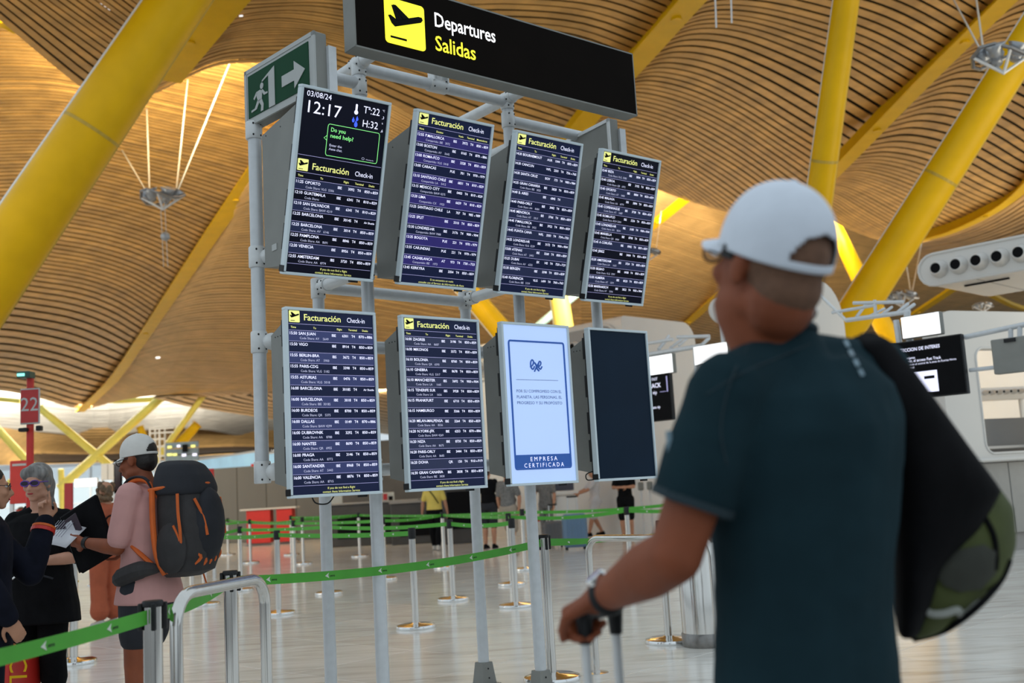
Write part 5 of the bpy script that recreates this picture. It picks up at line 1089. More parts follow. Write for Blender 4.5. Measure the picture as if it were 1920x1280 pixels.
# ------------------------------------------------------------------ people
def frame(fwd, up=(0, 0, 1)):
    f = unit(fwd); r = unit(np.cross(f, up)); u = np.cross(r, f); return np.array([r, f, u])      # rows: right, forward, up
def head_mb(mb, c, A, k=1.):
    E = lambda p, r, ax=A: mb.ell(c+np.asarray(p)*k @ A, np.asarray(r)*k, ax=ax, n=18, m=12)
    E((0, -.018, .030), (.076, .098, .093)); E((0, .018, -.020), (.064, .078, .088)); E((0, .030, -.070), (.050, .056, .040)); E((0, .062, -.098), (.026, .024, .022))
    mb.caps(c+np.array([0, .088, .004])*k @ A, .010*k, c+np.array([0, .112, -.034])*k @ A, .0145*k, 10)
    for s in (-1, 1):
        E((s*.012, .102, -.040), (.010, .010, .009)); E((s*.034, .070, -.028), (.026, .022, .024)); E((s*.030, .085, .022), (.024, .010, .008))
        E((s*.078, -.008, -.008), (.010, .022, .034)); E((s*.082, -.014, .006), (.008, .020, .020)); E((s*.050, .005, -.070), (.018, .045, .026))
    E((0, .088, -.060), (.026, .014, .010)); E((0, .086, -.074), (.022, .013, .009))
def hand_mb(mb, w, d, pn, curl=(.5, .5, .5, .5), k=1., left=True, thumb=.6, fr=.0085):
    """w wrist, d hand direction, pn palm normal (towards which fingers curl)"""
    d = unit(d); pn = unit(np.asarray(pn)-d*(np.asarray(pn)@d)); s = np.cross(d, pn)*(1 if left else -1)        # s points to the thumb side
    w = np.asarray(w); ax = np.array([s, pn, d])
    mb.ell(w+d*.050*k, (.041*k, .017*k, .052*k), ax=ax, n=14, m=9); mb.caps(w-d*.02*k, .026*k, w+d*.03*k, .027*k, 12)
    ln = (.078, .088, .082, .064)
    for i, off in enumerate((.030, .010, -.010, -.029)):
        p = w+d*.088*k+s*off*k; L_ = ln[i]*k; c = curl[i]; a = .25*c; rr = [fr*k*1.12, fr*k*1.05, fr*k*.98, fr*k*.85]; P = [p-d*.03*k, p]
        for j, f in enumerate((.42, .33, .25)):
            a += c*(1.0, 1.15, .8)[j]*.75; p = p+(d*math.cos(a)+pn*math.sin(a))*L_*f; P.append(p)
        mb.chain(P, [rr[0], rr[0], rr[1], rr[2], rr[3]], 9)
    p = w+d*.022*k+s*.030*k+pn*.006*k; t1 = unit(s*.75+d*.65+pn*.25*thumb); q = p+t1*.040*k; t2 = unit(s*(.5-thumb*.6)+d*.8+pn*.55*thumb); r = q+t2*.032*k; t3 = unit(t2+pn*.25*thumb-s*.3*thumb)
    mb.chain([w+d*.012*k+s*.012*k, p, q, r, r+t3*.024*k], [.016*k, .0145*k, .0115*k, .0105*k, .0088*k], 9)
def torso_mb(mb, P, k=1., add=0., z0=None, wide=1., rows=None, front=1.):
    """P dict with hipc, neck, lat(unit) and spine bend; rows: (t, rx, ry, forward offset)"""
    lat = unit(P['shR']-P['shL']); c0 = (P['hipL']+P['hipR'])/2; c1 = (P['shL']+P['shR'])/2+np.array([0, 0, .03*k]); lat0 = unit(P['hipR']-P['hipL'])
    rows = rows or [(-.16, .150, .115, -.005), (-.06, .168, .120, -.008), (.06, .160, .112, -.002), (.22, .142, .102, .004), (.40, .140, .104, .006), (.60, .156, .114, .004), (.78, .172, .118, .0), (.90, .178, .105, -.006), (.985, .135, .080, -.008), (1.04, .075, .062, -.006)]
    R = []; A = np.linspace(0, 2*math.pi, 24, endpoint=False)
    for t, rx, ry, fo in rows:
        l = unit(lat0*(1-min(max(t, 0), 1))+lat*min(max(t, 0), 1)); ax = unit(c1-c0); fw = unit(np.cross(ax, l))
        c = c0+(c1-c0)*t+fw*fo*k
        R.append(c+np.outer(np.cos(A)*(rx*wide*k+add), l)+np.outer(np.sign(np.sin(A))*np.abs(np.sin(A))**.85*(ry*wide*front*k+add), fw))
    mb.rings(R)
ARM = (.050, .041, .041, .027); LEG = (.088, .060, .056, .036)
def limb(mb, a, b, c, rad, k, add=0., f0=0., f1=1., bulge=.0):
    """two-segment limb a-b-c with radii; f1 in 0..2 = how far it goes (for sleeves and trouser legs)"""
    r = [rad[0]*k+add, rad[1]*k+add, rad[2]*k+add, rad[3]*k+add]; f1 = min(f1, 2)
    e = a+(b-a)*min(f1, 1); re = r[0]+(r[1]-r[0])*min(f1, 1); mb.caps(a, r[0], e, re, 16)
    if f1 > 1:
        q = f1-1; mid = b+(c-b)*min(q, .35); rm = r[2]*(1.06 if rad is LEG else 1.03)
        mb.caps(b, (r[1]+r[2])/2, mid, rm, 16)
        if q > .35: mb.caps(mid, rm, b+(c-b)*q, rm+(r[3]-rm)*(q-.35)/.65, 16)
def sleeve(mb, a, b, r0, r1, n=20, th=.004):       # open cuff: tube that ends cleanly
    mb.tube([a, a+(b-a)*.97, b], [r0, r1, r1*.97], n)
def std(H=1.75, **kw):
    k = H/1.75; P = {}
    V = lambda *a: np.array(a, float)*k
    P.update(hipL=V(-.095, 0, .92), hipR=V(.095, 0, .92), knL=V(-.10, .015, .50), knR=V(.10, .015, .50), anL=V(-.10, -.02, .085), anR=V(.10, -.02, .085),
             shL=V(-.178, -.01, 1.43), shR=V(.178, -.01, 1.43), elL=V(-.225, -.03, 1.14), elR=V(.225, -.03, 1.14), wrL=V(-.235, .04, .90), wrR=V(.235, .04, .90),
             neck=V(0, -.015, 1.50), head=V(0, .015, 1.632))
    for a, b in kw.items(): P[a] = V(*b)
    P['k'] = k; return P
def person(label, loc, rz, P, skin='skin', top=None, bot=None, hair=None, shoes='shoe_white', vox=.010, hd=(0, 1, 0), hands=None, wide=1., slv=.75, leg=1.9, topz=None, legadd=.014, topadd=.012, flare=0, group=None, hands_on=True, belly=1., torso_rows=None, name='person', hem=.10):
    t = thing(name, label, 'person', loc, rz, group); k = P['k']; A = frame(hd); m = MB()
    torso_mb(m, P, k, 0, wide=wide)
    for s in 'LR':
        limb(m, P['sh'+s], P['el'+s], P['wr'+s], ARM, k*1.0, 0, f1=2); limb(m, P['hip'+s], P['kn'+s], P['an'+s], LEG, k, 0, f1=2)
        m.caps(P['an'+s], .036*k, P['an'+s]+np.array([0, .12, -.055])*k, .028*k, 12); m.caps(P['an'+s]+np.array([0, -.03, -.05])*k, .030*k, P['an'+s]+np.array([0, .06, -.055])*k, .032*k, 12)
        hh = (hands or {}).get(s, {}); d = hh.get('d', P['wr'+s]-P['el'+s]); pn = hh.get('pn', (1 if s == 'L' else -1, 0, 0))
        hand_mb(m, P['wr'+s], d, pn, hh.get('curl', (.5, .5, .55, .6)), k, s == 'L', hh.get('thumb', .5), hh.get('fr', .0085))
    for s in 'LR': m.caps(P['sh'+s]+np.array([0, 0, -.005])*k, .045*k, P['neck']-np.array([0, 0, .035])*k, .050*k, 14)
    c = P['head']; m.caps(P['neck']-np.array([0, 0, .05])*k, .062*k, c+np.array([0, -.02, -.05])*k, .053*k, 16); head_mb(m, c, A, k)
    body = remesh(m, 'body', skin, t, vox, 3 if vox < .008 else 2)
    E = lambda p, r, ax=A: (c+np.asarray(p)*k @ A, np.asarray(r)*k)
    if vox < .009:
        e = MB(); pu = MB()
        for s in (-1, 1):
            a, r = E((s*.031, .079, .006), (.013, .010, .008)); e.ell(a, r, ax=A, n=10, m=7); a, r = E((s*.031, .088, .006), (.0055, .003, .0055)); pu.ell(a, r, ax=A, n=8, m=5)
        e.build('eyes', 'eye_white', t, smooth=True); pu.build('pupils', 'hair_dark', t, smooth=True)
        l = MB(); a, r = E((0, .098, -.0655), (.021, .006, .0062)); l.ell(a, r, ax=A, n=12, m=7); l.build('mouth', 'lip_red', t, smooth=True)
    if top:
        m = MB(); rows = torso_rows or [(-hem, .165, .118, -.004), (.0, .166, .118, -.004), (.12, .158, .114*belly, .002), (.28, .150, .108*belly, .004), (.44, .148, .108*belly, .006), (.62, .160, .116, .004), (.80, .176, .118, .0), (.92, .178, .104, -.004), (.99, .135, .082, -.006), (1.035, .078, .066, -.006)]
        torso_mb(m, P, k, topadd, wide=wide, rows=rows)
        for s in 'LR': limb(m, P['sh'+s], P['el'+s], P['wr'+s], ARM, k, topadd+.006, f1=slv); m.caps(P['sh'+s]+np.array([0, 0, -.005])*k, .048*k+topadd, P['neck']-np.array([0, 0, .05])*k, .048*k+topadd, 14)
        remesh(m, 'shirt', top, t, vox*1.0, 3)
    if bot:
        m = MB(); torso_mb(m, P, k, legadd, wide=wide, rows=[(-.20, .135, .10, 0), (-.12, .160, .116, -.006), (.0, .163, .115, -.006), (.10, .155, .110, -.002)])
        for s in 'LR':
            limb(m, P['hip'+s], P['kn'+s], P['an'+s], LEG, k, legadd, f1=leg)
            if flare: a = P['kn'+s]; b = a+(P['an'+s]-a)*(leg-1); m.caps(a, .07*k, b, (.07+flare)*k, 16)
        remesh(m, 'trousers', bot, t, vox*1.0, 3)
    if shoes:
        for s in 'LR':
            a = P['an'+s]; m = MB(); m.caps(a+np.array([0, -.035, -.045])*k, .042*k, a+np.array([0, .13, -.052])*k, .037*k, 12); m.caps(a+np.array([0, -.02, -.02])*k, .045*k, a+np.array([0, .05, -.035])*k, .04*k, 12)
            m.box(a+np.array([0, .05, -.078])*k, np.array([.085, .27, .022])*k, bev=.01); remesh(m, 'shoe', shoes, t, .009, 2)
    if hair: hair(t, c, A, k)
    return t
def hair_short(m_='hair_dark'):
    def f(t, c, A, k):
        m = MB(); m.ell(c+np.array([0, -.026, .042])*k @ A, np.array([.082, .101, .090])*k, ax=A, n=20, m=12); m.ell(c+np.array([0, -.055, -.01])*k @ A, np.array([.070, .066, .075])*k, ax=A)
        remesh(m, 'hair', m_, t, .008, 3)
    return f
def cap_hat(t, c, A, k, m_, yawtilt=0., tilt=.12, world=False, hole=True):
    # crown: half ellipsoid over the skull; brim; rear opening with strap
    T = np.array([[1, 0, 0], [0, math.cos(tilt), math.sin(tilt)], [0, -math.sin(tilt), math.cos(tilt)]]); B = T @ A
    o = c+np.array([0, -.016, .028])*k @ A
    rx, ry, rz = .086*k, .106*k, .118*k; n = 96; rings = []; F = []; V = []
    rowsz = [-.10, -.05, -.01]+[.02+.03*q for q in range(15)]+[.50, .58, .66, .73, .80, .86, .91, .95, .98, .998]
    for zz in rowsz:
        zc = zz; q = math.sqrt(max(1-(max(zc, 0))**2.3, .0)); A_ = np.linspace(0, 2*math.pi, n, endpoint=False)
        V.append(np.stack([np.cos(A_)*rx*q, np.sin(A_)*ry*q, np.full(n, zz*rz)], 1))
    V = np.concatenate(V); hole_ = set()
    for i in range(len(rowsz)-1):
        for j in range(n):
            ang = (j+.5)*360/n
            if hole and i >= 3 and ((ang-270)/37)**2+((rowsz[i]-.02)/.40)**2 < 1: continue
            F.append((i*n+j, i*n+(j+1) % n, (i+1)*n+(j+1) % n, (i+1)*n+j))
    F.append(tuple((len(rowsz)-1)*n+j for j in range(n)))
    cr = MB().add(V @ B + o, F).build('cap_crown', m_, t, smooth=True, world=world)
    sd = cr.modifiers.new('s', 'SOLIDIFY'); sd.thickness = .003*k; sd.offset = 1
    br = MB(); nb = 14; pts = []
    for s_, zoff in ((0, 0), (1, -.004*k)):
        inner = [(math.sin(a)*rx*.98, math.cos(a)*ry*.98) for a in np.linspace(-1.15, 1.15, nb)]
        outer = [(math.sin(a*.93)*rx*.95, math.cos(a)*ry*.86+.075*k*max(math.cos(a*1.25), 0)**.5+.0*k) for a in np.linspace(-1.15, 1.15, nb)]
        pts.append([np.array([x, y, -.03*rz-.05*k*0+zoff]) for x, y in inner]+[np.array([x, y, -.12*rz-.9*x*x/k+zoff-.010*k]) for x, y in outer])
    V = np.array(pts[0]+pts[1]); F = []; N = nb*2
    for j in range(nb-1): F += [(j, j+1, nb+j+1, nb+j), (N+j+1, N+j, N+nb+j, N+nb+j+1), (nb+j, nb+j+1, N+nb+j+1, N+nb+j)]
    F += [(0, nb, N+nb, N), (nb-1, N+nb-1, N+2*nb-1, 2*nb-1)]
    br.add(V @ B + o, F).build('cap_brim', m_, t, smooth=True, world=world)
    MB().ell(o+np.array([0, 0, rz*1.01]) @ B, (.008*k, .008*k, .005*k), ax=B).build('cap_button', m_, t, smooth=True, world=world)
def glasses(t, c, A, k, m_, lens, world=False, w=.0022, sz=(.026, .019)):
    m = MB(); ln_ = MB()
    for s in (-1, 1):
        q = [c+np.array([s*.033+sz[0]*math.cos(a), .102-.25*abs(s*.033+sz[0]*math.cos(a))**1.0*.3, .003+sz[1]*math.sin(a)])*k @ A for a in np.linspace(0, 2*math.pi, 16, endpoint=False)]
        m.tube(q, w*k, 6, close=True); ln_.prism([(x, y) for x, y in [(sz[0]*math.cos(a)*k, sz[1]*math.sin(a)*k) for a in np.linspace(0, 2*math.pi, 16, endpoint=False)]], c+np.array([s*.033, .099, .003])*k @ A, A[0], A[2], A[1], .0012)
        m.tube([c+np.array([s*.058, .092, .008])*k @ A, c+np.array([s*.080, .05, .010])*k @ A, c+np.array([s*.086, -.015, .006])*k @ A], w*k, 6)
    m.tube([c+np.array([-.008, .106, .006])*k @ A, c+np.array([.008, .106, .006])*k @ A], w*k, 6)
    g = m.build('glasses', m_, t, smooth=True, world=world); ln_.build('lens', lens, g, world=False)
def at(x, y): return tuple(PZ(x, y, 0))
def look(P, tx, ty): return math.atan2(ty-P[1], tx-P[0])-math.pi/2

# hiker with the orange and grey backpack
def hiker():
    Y = 5.9; hp = PY(254, 862, Y); s = hp[2]/1.632                      # head centre of 1.75 m figure
    H = 1.75*s; loc = (hp[0]+.07, Y, 0); rz = math.radians(72)           # faces left
    k = H/1.75; c, sn = math.cos(rz), math.sin(rz)
    P = std(H, head=(0, .075, 1.632), neck=(0, .0, 1.48), elL=(-.20, .055, 1.15), wrL=(-.17, .30, 1.19), elR=(.22, .03, 1.14), wrR=(.15, .27, 1.13), knL=(-.09, .03, .50), anL=(-.09, .0, .085), knR=(.09, .10, .50), anR=(.10, .05, .085))
    t = person('hiker in white cap and pink t-shirt with a large backpack, reading papers', loc, rz, P, 'skin_tan', 'pink_cloth', 'charcoal_cloth', hair_short('hair_dark'), 'charcoal_cloth', .0075, hd=(-.08, 1, -.16), slv=.80, leg=.60, legadd=.022, topadd=.018, torso_rows=[(-.15, .190, .147, .0), (-.10, .190, .146, -.002), (.0, .182, .136, -.002), (.12, .166, .122, .002), (.28, .152, .112, .004), (.44, .150, .110, .006), (.62, .160, .116, .004), (.80, .176, .118, .0), (.92, .176, .104, -.004), (.99, .130, .082, -.006), (1.035, .078, .066, -.006)],
               hands={'L': dict(d=(.03, 1, .15), pn=(1, 0, .3), curl=(.8, .85, .9, .9), thumb=.8), 'R': dict(d=(-.1, 1, .1), pn=(-1, 0, .2), curl=(.8, .8, .9, .9))})
    A = frame((-.08, 1, -.16)); cap_hat(t, P['head'], A, k, 'cap_cream', tilt=.05); glasses(t, P['head'], A, k, 'black', 'lens_clear')
    m = MB(); m.tube([P['wrL']+[0, -.03, -.035], P['wrL']+[0, -.02, .035]], .030, 12); 
    MB().tube([P['wrL']+unit(P['elL']-P['wrL'])*.01, P['wrL']+unit(P['elL']-P['wrL'])*.035], .033, 16).build('watch', 'black', t)
    # straps of the backpack belong to the pack
    def W(p): p = np.asarray(p, float)*k; return np.array([loc[0]+c*p[0]-sn*p[1], loc[1]+sn*p[0]+c*p[1], p[2]])
    b = thing('hiking_backpack', 'tall black and grey hiking backpack with orange straps on the hiker', 'backpack', tuple(W((0, -.12, .98))), rz)
    def pk(p): p = np.asarray(p, float); q = np.array([[.93, .90, 1.]])*(p-np.array([0, -.12, 0]))+np.array([0, -.12, 0]) if True else p; q = np.squeeze(q) if p.ndim == 1 else q; q = q*1.; q[..., 2] = q[..., 2]-.045*np.clip((-q[..., 1]-.08)/.08, 0, 1); return (q-np.array([0, -.12, .98]))*k
    R = []; A_ = np.linspace(0, 2*math.pi, 24, endpoint=False)
    def rr(z, yc, rx, ry, e=.7): return np.stack([np.sign(np.cos(A_))*np.abs(np.cos(A_))**e*rx, yc+np.sign(np.sin(A_))*np.abs(np.sin(A_))**e*ry, np.full(24, z)], 1)
    rows = [(1.02, -.24, .10, .09), (1.05, -.27, .15, .14), (1.14, -.285, .165, .165), (1.28, -.29, .170, .175), (1.42, -.275, .165, .165), (1.50, -.26, .155, .145)]
    MB().rings([pk(rr(*r)) for r in rows]).build('pack_body', 'pack_grey', b, smooth=True)
    m = MB().rings([pk(rr(*r)) for r in [(1.46, -.265, .172, .165), (1.50, -.26, .180, .172), (1.57, -.25, .168, .150), (1.63, -.235, .14, .115), (1.655, -.225, .09, .07)]]); remesh(m, 'pack_lid', 'charcoal_cloth', b, .012, 4)
    m = MB().ell(pk((0, -.42, 1.30)), (.12*k, .075*k, .20*k)); m.build('rear_pocket', 'charcoal_cloth', b, smooth=True)
    for s in (-1, 1):
        m = MB(); m.ell(pk((s*.16, -.27, 1.18)), (.035*k, .10*k, .14*k)); m.build('side_pocket', 'pack_grey', b, smooth=True)
        MB().tube([pk((s*.172, -.145, 1.49)), pk((s*.178, -.155, 1.30)), pk((s*.165, -.17, 1.14)), pk((s*.13, -.20, 1.04))], .016*k, 8, smooth=5).build('edge_strap', 'orange_cloth', b)
        MB().tube([pk((s*.178, -.33, 1.47)), pk((s*.186, -.34, 1.36)), pk((s*.182, -.35, 1.25)), pk((s*.165, -.33, 1.12)), pk((s*.14, -.22, 1.05))], .010*k, 8, smooth=5, flat=.6).build('strap', 'orange_cloth', b)
        MB().tube([pk((s*.13, -.415, 1.44)), pk((s*.10, -.455, 1.34)), pk((s*.09, -.475, 1.24))], .008*k, 8, smooth=5).build('strap', 'orange_cloth', b)
        MB().tube([pk((s*.180, -.30, 1.30)), pk((s*.178, -.34, 1.20)), pk((s*.165, -.26, 1.06))], .007*k, 8, smooth=5).build('strap', 'orange_cloth', b)
        # shoulder straps over the shirt
        MB().tube([pk((s*.10, -.14, 1.44)), pk((s*.125, -.07, 1.505)), pk((s*.135, .04, 1.50)), pk((s*.135, .125, 1.40)), pk((s*.15, .10, 1.24)), pk((s*.17, -.02, 1.14)), pk((s*.16, -.13, 1.08))], .017*k, 8, smooth=5, flat=.7).build('shoulder_strap', 'orange_cloth', b)
        MB().tube([pk((s*.108, -.12, 1.455)), pk((s*.125, -.06, 1.52)), pk((s*.133, .05, 1.515)), pk((s*.133, .135, 1.41))], .022*k, 8, smooth=5, flat=.4).build('shoulder_pad', 'charcoal_cloth', b)
        MB().tube([pk((s*.13, -.16, 1.07)), pk((s*.20, -.08, 1.03)), pk((s*.195, .06, .99)), pk((s*.12, .15, .96))], [.02*k, .05*k, .05*k, .02*k], 10, smooth=5, flat=1.0).build('hip_belt', 'pack_grey', b)
    MB().tube([pk((-.17, -.12, 1.475)), pk((-.15, -.30, 1.515)), pk((0, -.415, 1.52)), pk((.15, -.30, 1.515)), pk((.17, -.12, 1.475))], .010*k, 8, smooth=6).build('lid_piping', 'orange_cloth', b)
    m = MB()
    for x, z in ((-.12, 1.07), (-.06, 1.05), (0, 1.05), (.06, 1.06), (.12, 1.08)): m.tube([pk((x, -.36, z)), pk((x*.8, -.43, z+.05)), pk((x, -.40, z+.09))], .010*k, 6, smooth=4)
    m.build('lower_webbing', 'orange_cloth', b)['kind'] = 'stuff'
    MB().tube([pk((.10, -.30, 1.04)), pk((.11, -.33, .93)), pk((.10, -.32, .86))], .005, 6, smooth=4).build('loose_strap', 'orange_cloth', b)
    # folder, passport and paper in his hands
    o = thing('black_folder', 'black padded folder held upright by the hiker', 'folder', tuple(W((-.10, .33, 1.18))), rz)
    m = MB(); q = np.array([unit([.12, 1, -.42]), unit([1, -.1, 0]), unit([0, .42, 1])]); m.box((0.03, .02, .05), (.30*k, .03*k, .36*k), ax=q, bev=.014); m.build('cover', 'black_cloth', o)
    MB().tube([np.array([.03, .03, .05])+q[0]*x*k+q[2]*y*k for x, y in ((-.145, -.17), (.145, -.17), (.145, .17), (-.145, .17))], .006, 6, close=True).build('zip', 'black', o)
    o = thing('paper_sheet', 'white printed sheet held by the hiker', 'paper', tuple(W((-.17, .42, 1.235))), rz); q = np.array([unit([.15, 1, .03]), unit([.62, 0, .48]), unit([-.48, 0, .62])])
    V = []; nn_ = 8
    for i in range(nn_+1):
        for j in (-1, 1): x = (i/nn_-.5)*.29; V.append(np.array([0, .06, .0])+q[0]*x+q[1]*j*.10+Z*(.02*math.sin(i/nn_*3)-(j+1)*.012))
    F = [(i*2, i*2+1, i*2+3, i*2+2) for i in range(nn_)]
    s_ = MB().add(V, F).build('sheet', 'paper', o, smooth=True); md = s_.modifiers.new('s', 'SOLIDIFY'); md.thickness = .001
    m = MB(); [m.box(np.array([0, .06, .022])+q[0]*(-.08+.02*i)+q[1]*.0+Z*(.018*math.sin((-.08+.02*i)/.29*3+1.5)), (.004, .13, .0015), ax=q) for i in range(7)]; m.build('print', 'print_grey', o)['kind'] = 'stuff'
    o = thing('passport', 'dark passport with a boarding slip above the white sheet', 'passport', tuple(W((-.13, .42, 1.27))), rz); q = np.array([unit([.1, 1, -.5]), unit([1, 0, 0]), unit([0, .5, 1])])
    MB().box((0, .02, 0), (.17, .008, .10), ax=q, bev=.003).build('cover', 'passport', o); MB().box((0, .0, .0)+q[1]*-.007, (.05, .004, .07), ax=q).build('slip', 'paper', o)
hiker()

# grey haired woman in black
def grey_woman():
    Y = 6.7; hp = PY(80, 905, Y); s = hp[2]/1.632; H = 1.75*s; loc = (hp[0]-.02, Y, 0)
    P = std(H, shL=(-.168, -.01, 1.385), shR=(.168, -.01, 1.385), neck=(0, -.012, 1.49), head=(.0, .035, 1.632), elL=(-.27, .02, 1.13), wrL=(-.10, .20, 1.12), elR=(.26, .04, 1.14), wrR=(.08, .22, 1.17), anL=(-.10, -.04, .085), anR=(.11, .0, .085))
    def hair(t, c, A, k):
        m = MB(); E = lambda p, r: m.ell(c+np.array(p)*k @ A, np.array(r)*k, ax=A, n=18, m=12)
        E((0, -.024, .052), (.090, .104, .088)); E((.05, .03, .065), (.045, .05, .045)); E((-.05, .03, .065), (.045, .05, .045)); E((.0, .045, .09), (.05, .04, .035)); E((.0, -.09, -.06), (.075, .05, .10)); E((-.03, -.095, -.17), (.05, .035, .10)); E((.0, -.07, -.02), (.09, .07, .09)); E((-.065, -.02, .02), (.03, .06, .06)); E((.065, -.02, .02), (.03, .06, .06)); E((-.05, -.10, -.24), (.03, .025, .07))
        remesh(m, 'hair', 'hair_grey', t, .008, 3)
    hd = (.0, 1, -.06); rz = math.pi+math.radians(-2)
    t = person('woman with grey hair and purple glasses in black clothes talking', loc, rz, P, 'skin_light', 'black_cloth', 'black_cloth', hair, 'shoe_white', .007, hd=hd, wide=1.18, slv=.95, leg=1.35, belly=1.25, topadd=.012, legadd=.022, hem=.42, torso_rows=[(-.42, .215, .15, -.01), (-.2, .205, .15, -.01), (0, .190, .150, .0), (.2, .175, .145, .008), (.44, .165, .138, .01), (.62, .170, .135, .01), (.80, .178, .122, .0), (.92, .178, .104, -.004), (.99, .130, .082, -.006), (1.03, .08, .066, -.006)],
               hands={'L': dict(curl=(.7, .8, .9, .9)), 'R': dict(curl=(.7, .8, .9, .9))})
    A = frame(hd); k = H/1.75; glasses(t, P['head'], A, k, 'purple_plastic', 'lens_dark', w=.0045, sz=(.029, .018))
    m = MB(); c = P['head']
    m.tube([c+np.array([.10, -.06, -.14]), c+np.array([.14, .07, -.30]), c+np.array([-.02, .17, -.50]), c+np.array([-.16, .12, -.58])], .006, 6, smooth=6); m.build('bag_strap', 'charcoal_cloth', t)
    m = MB(); m.tube([P['hipL']+[.12, .20, .12], P['hipL']+[.16, .215, .09], P['hipL']+[.22, .21, .13]], .006, 6, smooth=5); m.build('buckle', 'chrome', t)
grey_woman()

# person in dark navy uniform, pointing, at the left edge
def guide():
    Y = 5.3; hp = PY(-30, 915, Y); s = hp[2]/1.632; H = 1.75*s; loc = (hp[0], Y, 0); rz = math.radians(-62); k = H/1.75
    c, sn = math.cos(-rz), math.sin(-rz)
    def Lc(x, y, Yw):
        p = PY(x, y, Yw)-np.array(loc); return (np.array([c*p[0]-sn*p[1], sn*p[0]+c*p[1], p[2]]))/k
    wr = Lc(86, 975, 5.62); el = Lc(58, 1075, 5.5)
    P = std(H, head=(0, .03, 1.632), elL=tuple(el), wrL=tuple(wr), elR=(.24, .0, 1.14), wrR=(.22, .12, .93))
    up = unit(Lc(80, 900, 5.64)-wr)
    t = person('guide in dark navy uniform with red cuff stripe pointing a finger, at the left edge', loc, rz, P, 'skin', 'navy_cloth', 'navy_cloth', hair_short('hair_dark'), 'charcoal_cloth', .007, hd=(.0, 1, -.02), slv=1.93, leg=1.95, topadd=.020, legadd=.026, wide=1.12, hem=.30,
               hands={'L': dict(d=up, pn=unit(np.array([.9, -.1, .0])), curl=(.03, .95, 1.15, 1.2), thumb=.9, fr=.0090)})
    A = frame((0, 1, -.02)); glasses(t, P['head'], A, k, 'black', 'lens_clear')
    w_ = P['wrL']; d = unit(P['elL']-w_)
    MB().tube([w_+d*.035, w_+d*.047], .058, 18).build('cuff_stripe', 'orange_cloth', t); MB().tube([w_+d*.050, w_+d*.068], .060, 18).build('cuff_stripe', 'red', t)
    lat = 0; m = MB(); P2 = {**P}; rows = [(-.292, .168*1.12, .122*1.12, -.004), (-.276, .168*1.12, .122*1.12, -.004)]; torso_mb(m, P, k, .028, wide=1., rows=rows); m.build('hem_stripe', 'orange_cloth', t)
    m = MB(); m.tube([P['anR']+[.05, .0, .42], P['anR']+[.045, .0, .25]], .006, 6); m.build('leg_stripe', 'red', t)
    b = PY(70, 1030, 7.1)
guide()
# woman with curly hair and rust trousers
def curly(t, c, A, k):
    m = MB(); r2 = np.random.RandomState(3)
    for i in range(46):
        a = r2.uniform(0, 6.28); z = r2.uniform(-.16, .11); q = math.sqrt(max(.02, 1-(z/.15)**2)); p = np.array([math.cos(a)*.085*q, -.02+math.sin(a)*.09*q, z])
        if p[1] > .05 and z < .06: continue
        m.ell(c+p*k @ A, (.034, .034, .036), n=8, m=6)
    remesh(m, 'hair', 'hair_brown', t, .010, 1)
P = std(1.66, elR=(.20, .06, 1.14), wrR=(.06, .24, 1.10), elL=(-.20, .05, 1.14), wrL=(-.08, .24, 1.12))
t = person('woman with curly hair and wide rust trousers behind the hiker arms', (-4.85, 12.6, 0), math.radians(60), P, 'skin', 'rust_cloth', 'rust_cloth', curly, 'shoe_white', .012, hd=(-.1, 1, 0), leg=1.72, flare=.045, legadd=.035, slv=.6)
m = MB(); m.ell((.20, .08, .98), (.17, .11, .13)); tb = thing('dark_handbag', 'dark bag carried by the rust trousers woman', 'bag', (-4.72, 12.45, 0), .3); remesh(MB().ell((0, 0, .98), (.19, .10, .12)), 'bag_body', 'black_cloth', tb, .015, 2); MB().tube([(-.15, 0, 1.05), (-.05, 0, 1.25), (.08, 0, 1.25), (.16, 0, 1.05)], .012, 6, smooth=5).build('strap', 'black_cloth', tb)
# person with red headband behind the grey haired woman
t = person('person with a red headband behind the grey haired woman shoulder', tuple(PZ(38, 1092, 0)), math.radians(150), std(1.52), 'skin', 'red_deep', 'charcoal_cloth', hair_short('hair_brown'), 'charcoal_cloth', .013)
h = std(1.52)['head']; MB().tube([h+np.array([math.cos(a)*.085, -.02+math.sin(a)*.105, .045]) for a in np.linspace(0, 6.28, 20, endpoint=False)], .014, 8, close=True).build('headband', 'red', t)

# travellers in the background
def walk(rx=.12): return dict(knL=(-.09, .12, .51), anL=(-.09, .22, .11), knR=(.09, .03, .50), anR=(.09, -.16, .12))
P = std(1.70, elL=(-.27, -.02, 1.15), wrL=(-.30, .0, .90), elR=(.27, -.02, 1.15), wrR=(.31, .02, .90), **walk())
t = person('traveller in yellow shirt and black trousers seen from behind, between second and third stand posts', at(818, 1032), math.radians(-8), P, 'skin', 'yellow_cloth', 'black_cloth', hair_short(), 'shoe_white', .013, wide=1.12, legadd=.022)
MB().tube([(-.13, -.14, 1.46), (0, -.155, 1.30), (.14, -.15, 1.08)], .012, 6, smooth=4).build('bag_strap', 'black_cloth', t)
P = std(1.84, elL=(-.25, .0, 1.15), wrL=(-.26, .06, .90), elR=(.26, .0, 1.14), wrR=(.24, .12, .92))
t = person('man in black t-shirt and dark shorts carrying a duffel bag', at(920, 1028), math.radians(-20), P, 'skin', 'black_cloth', 'charcoal_cloth', hair_short(), 'black_cloth', .013, leg=1.0, legadd=.03)
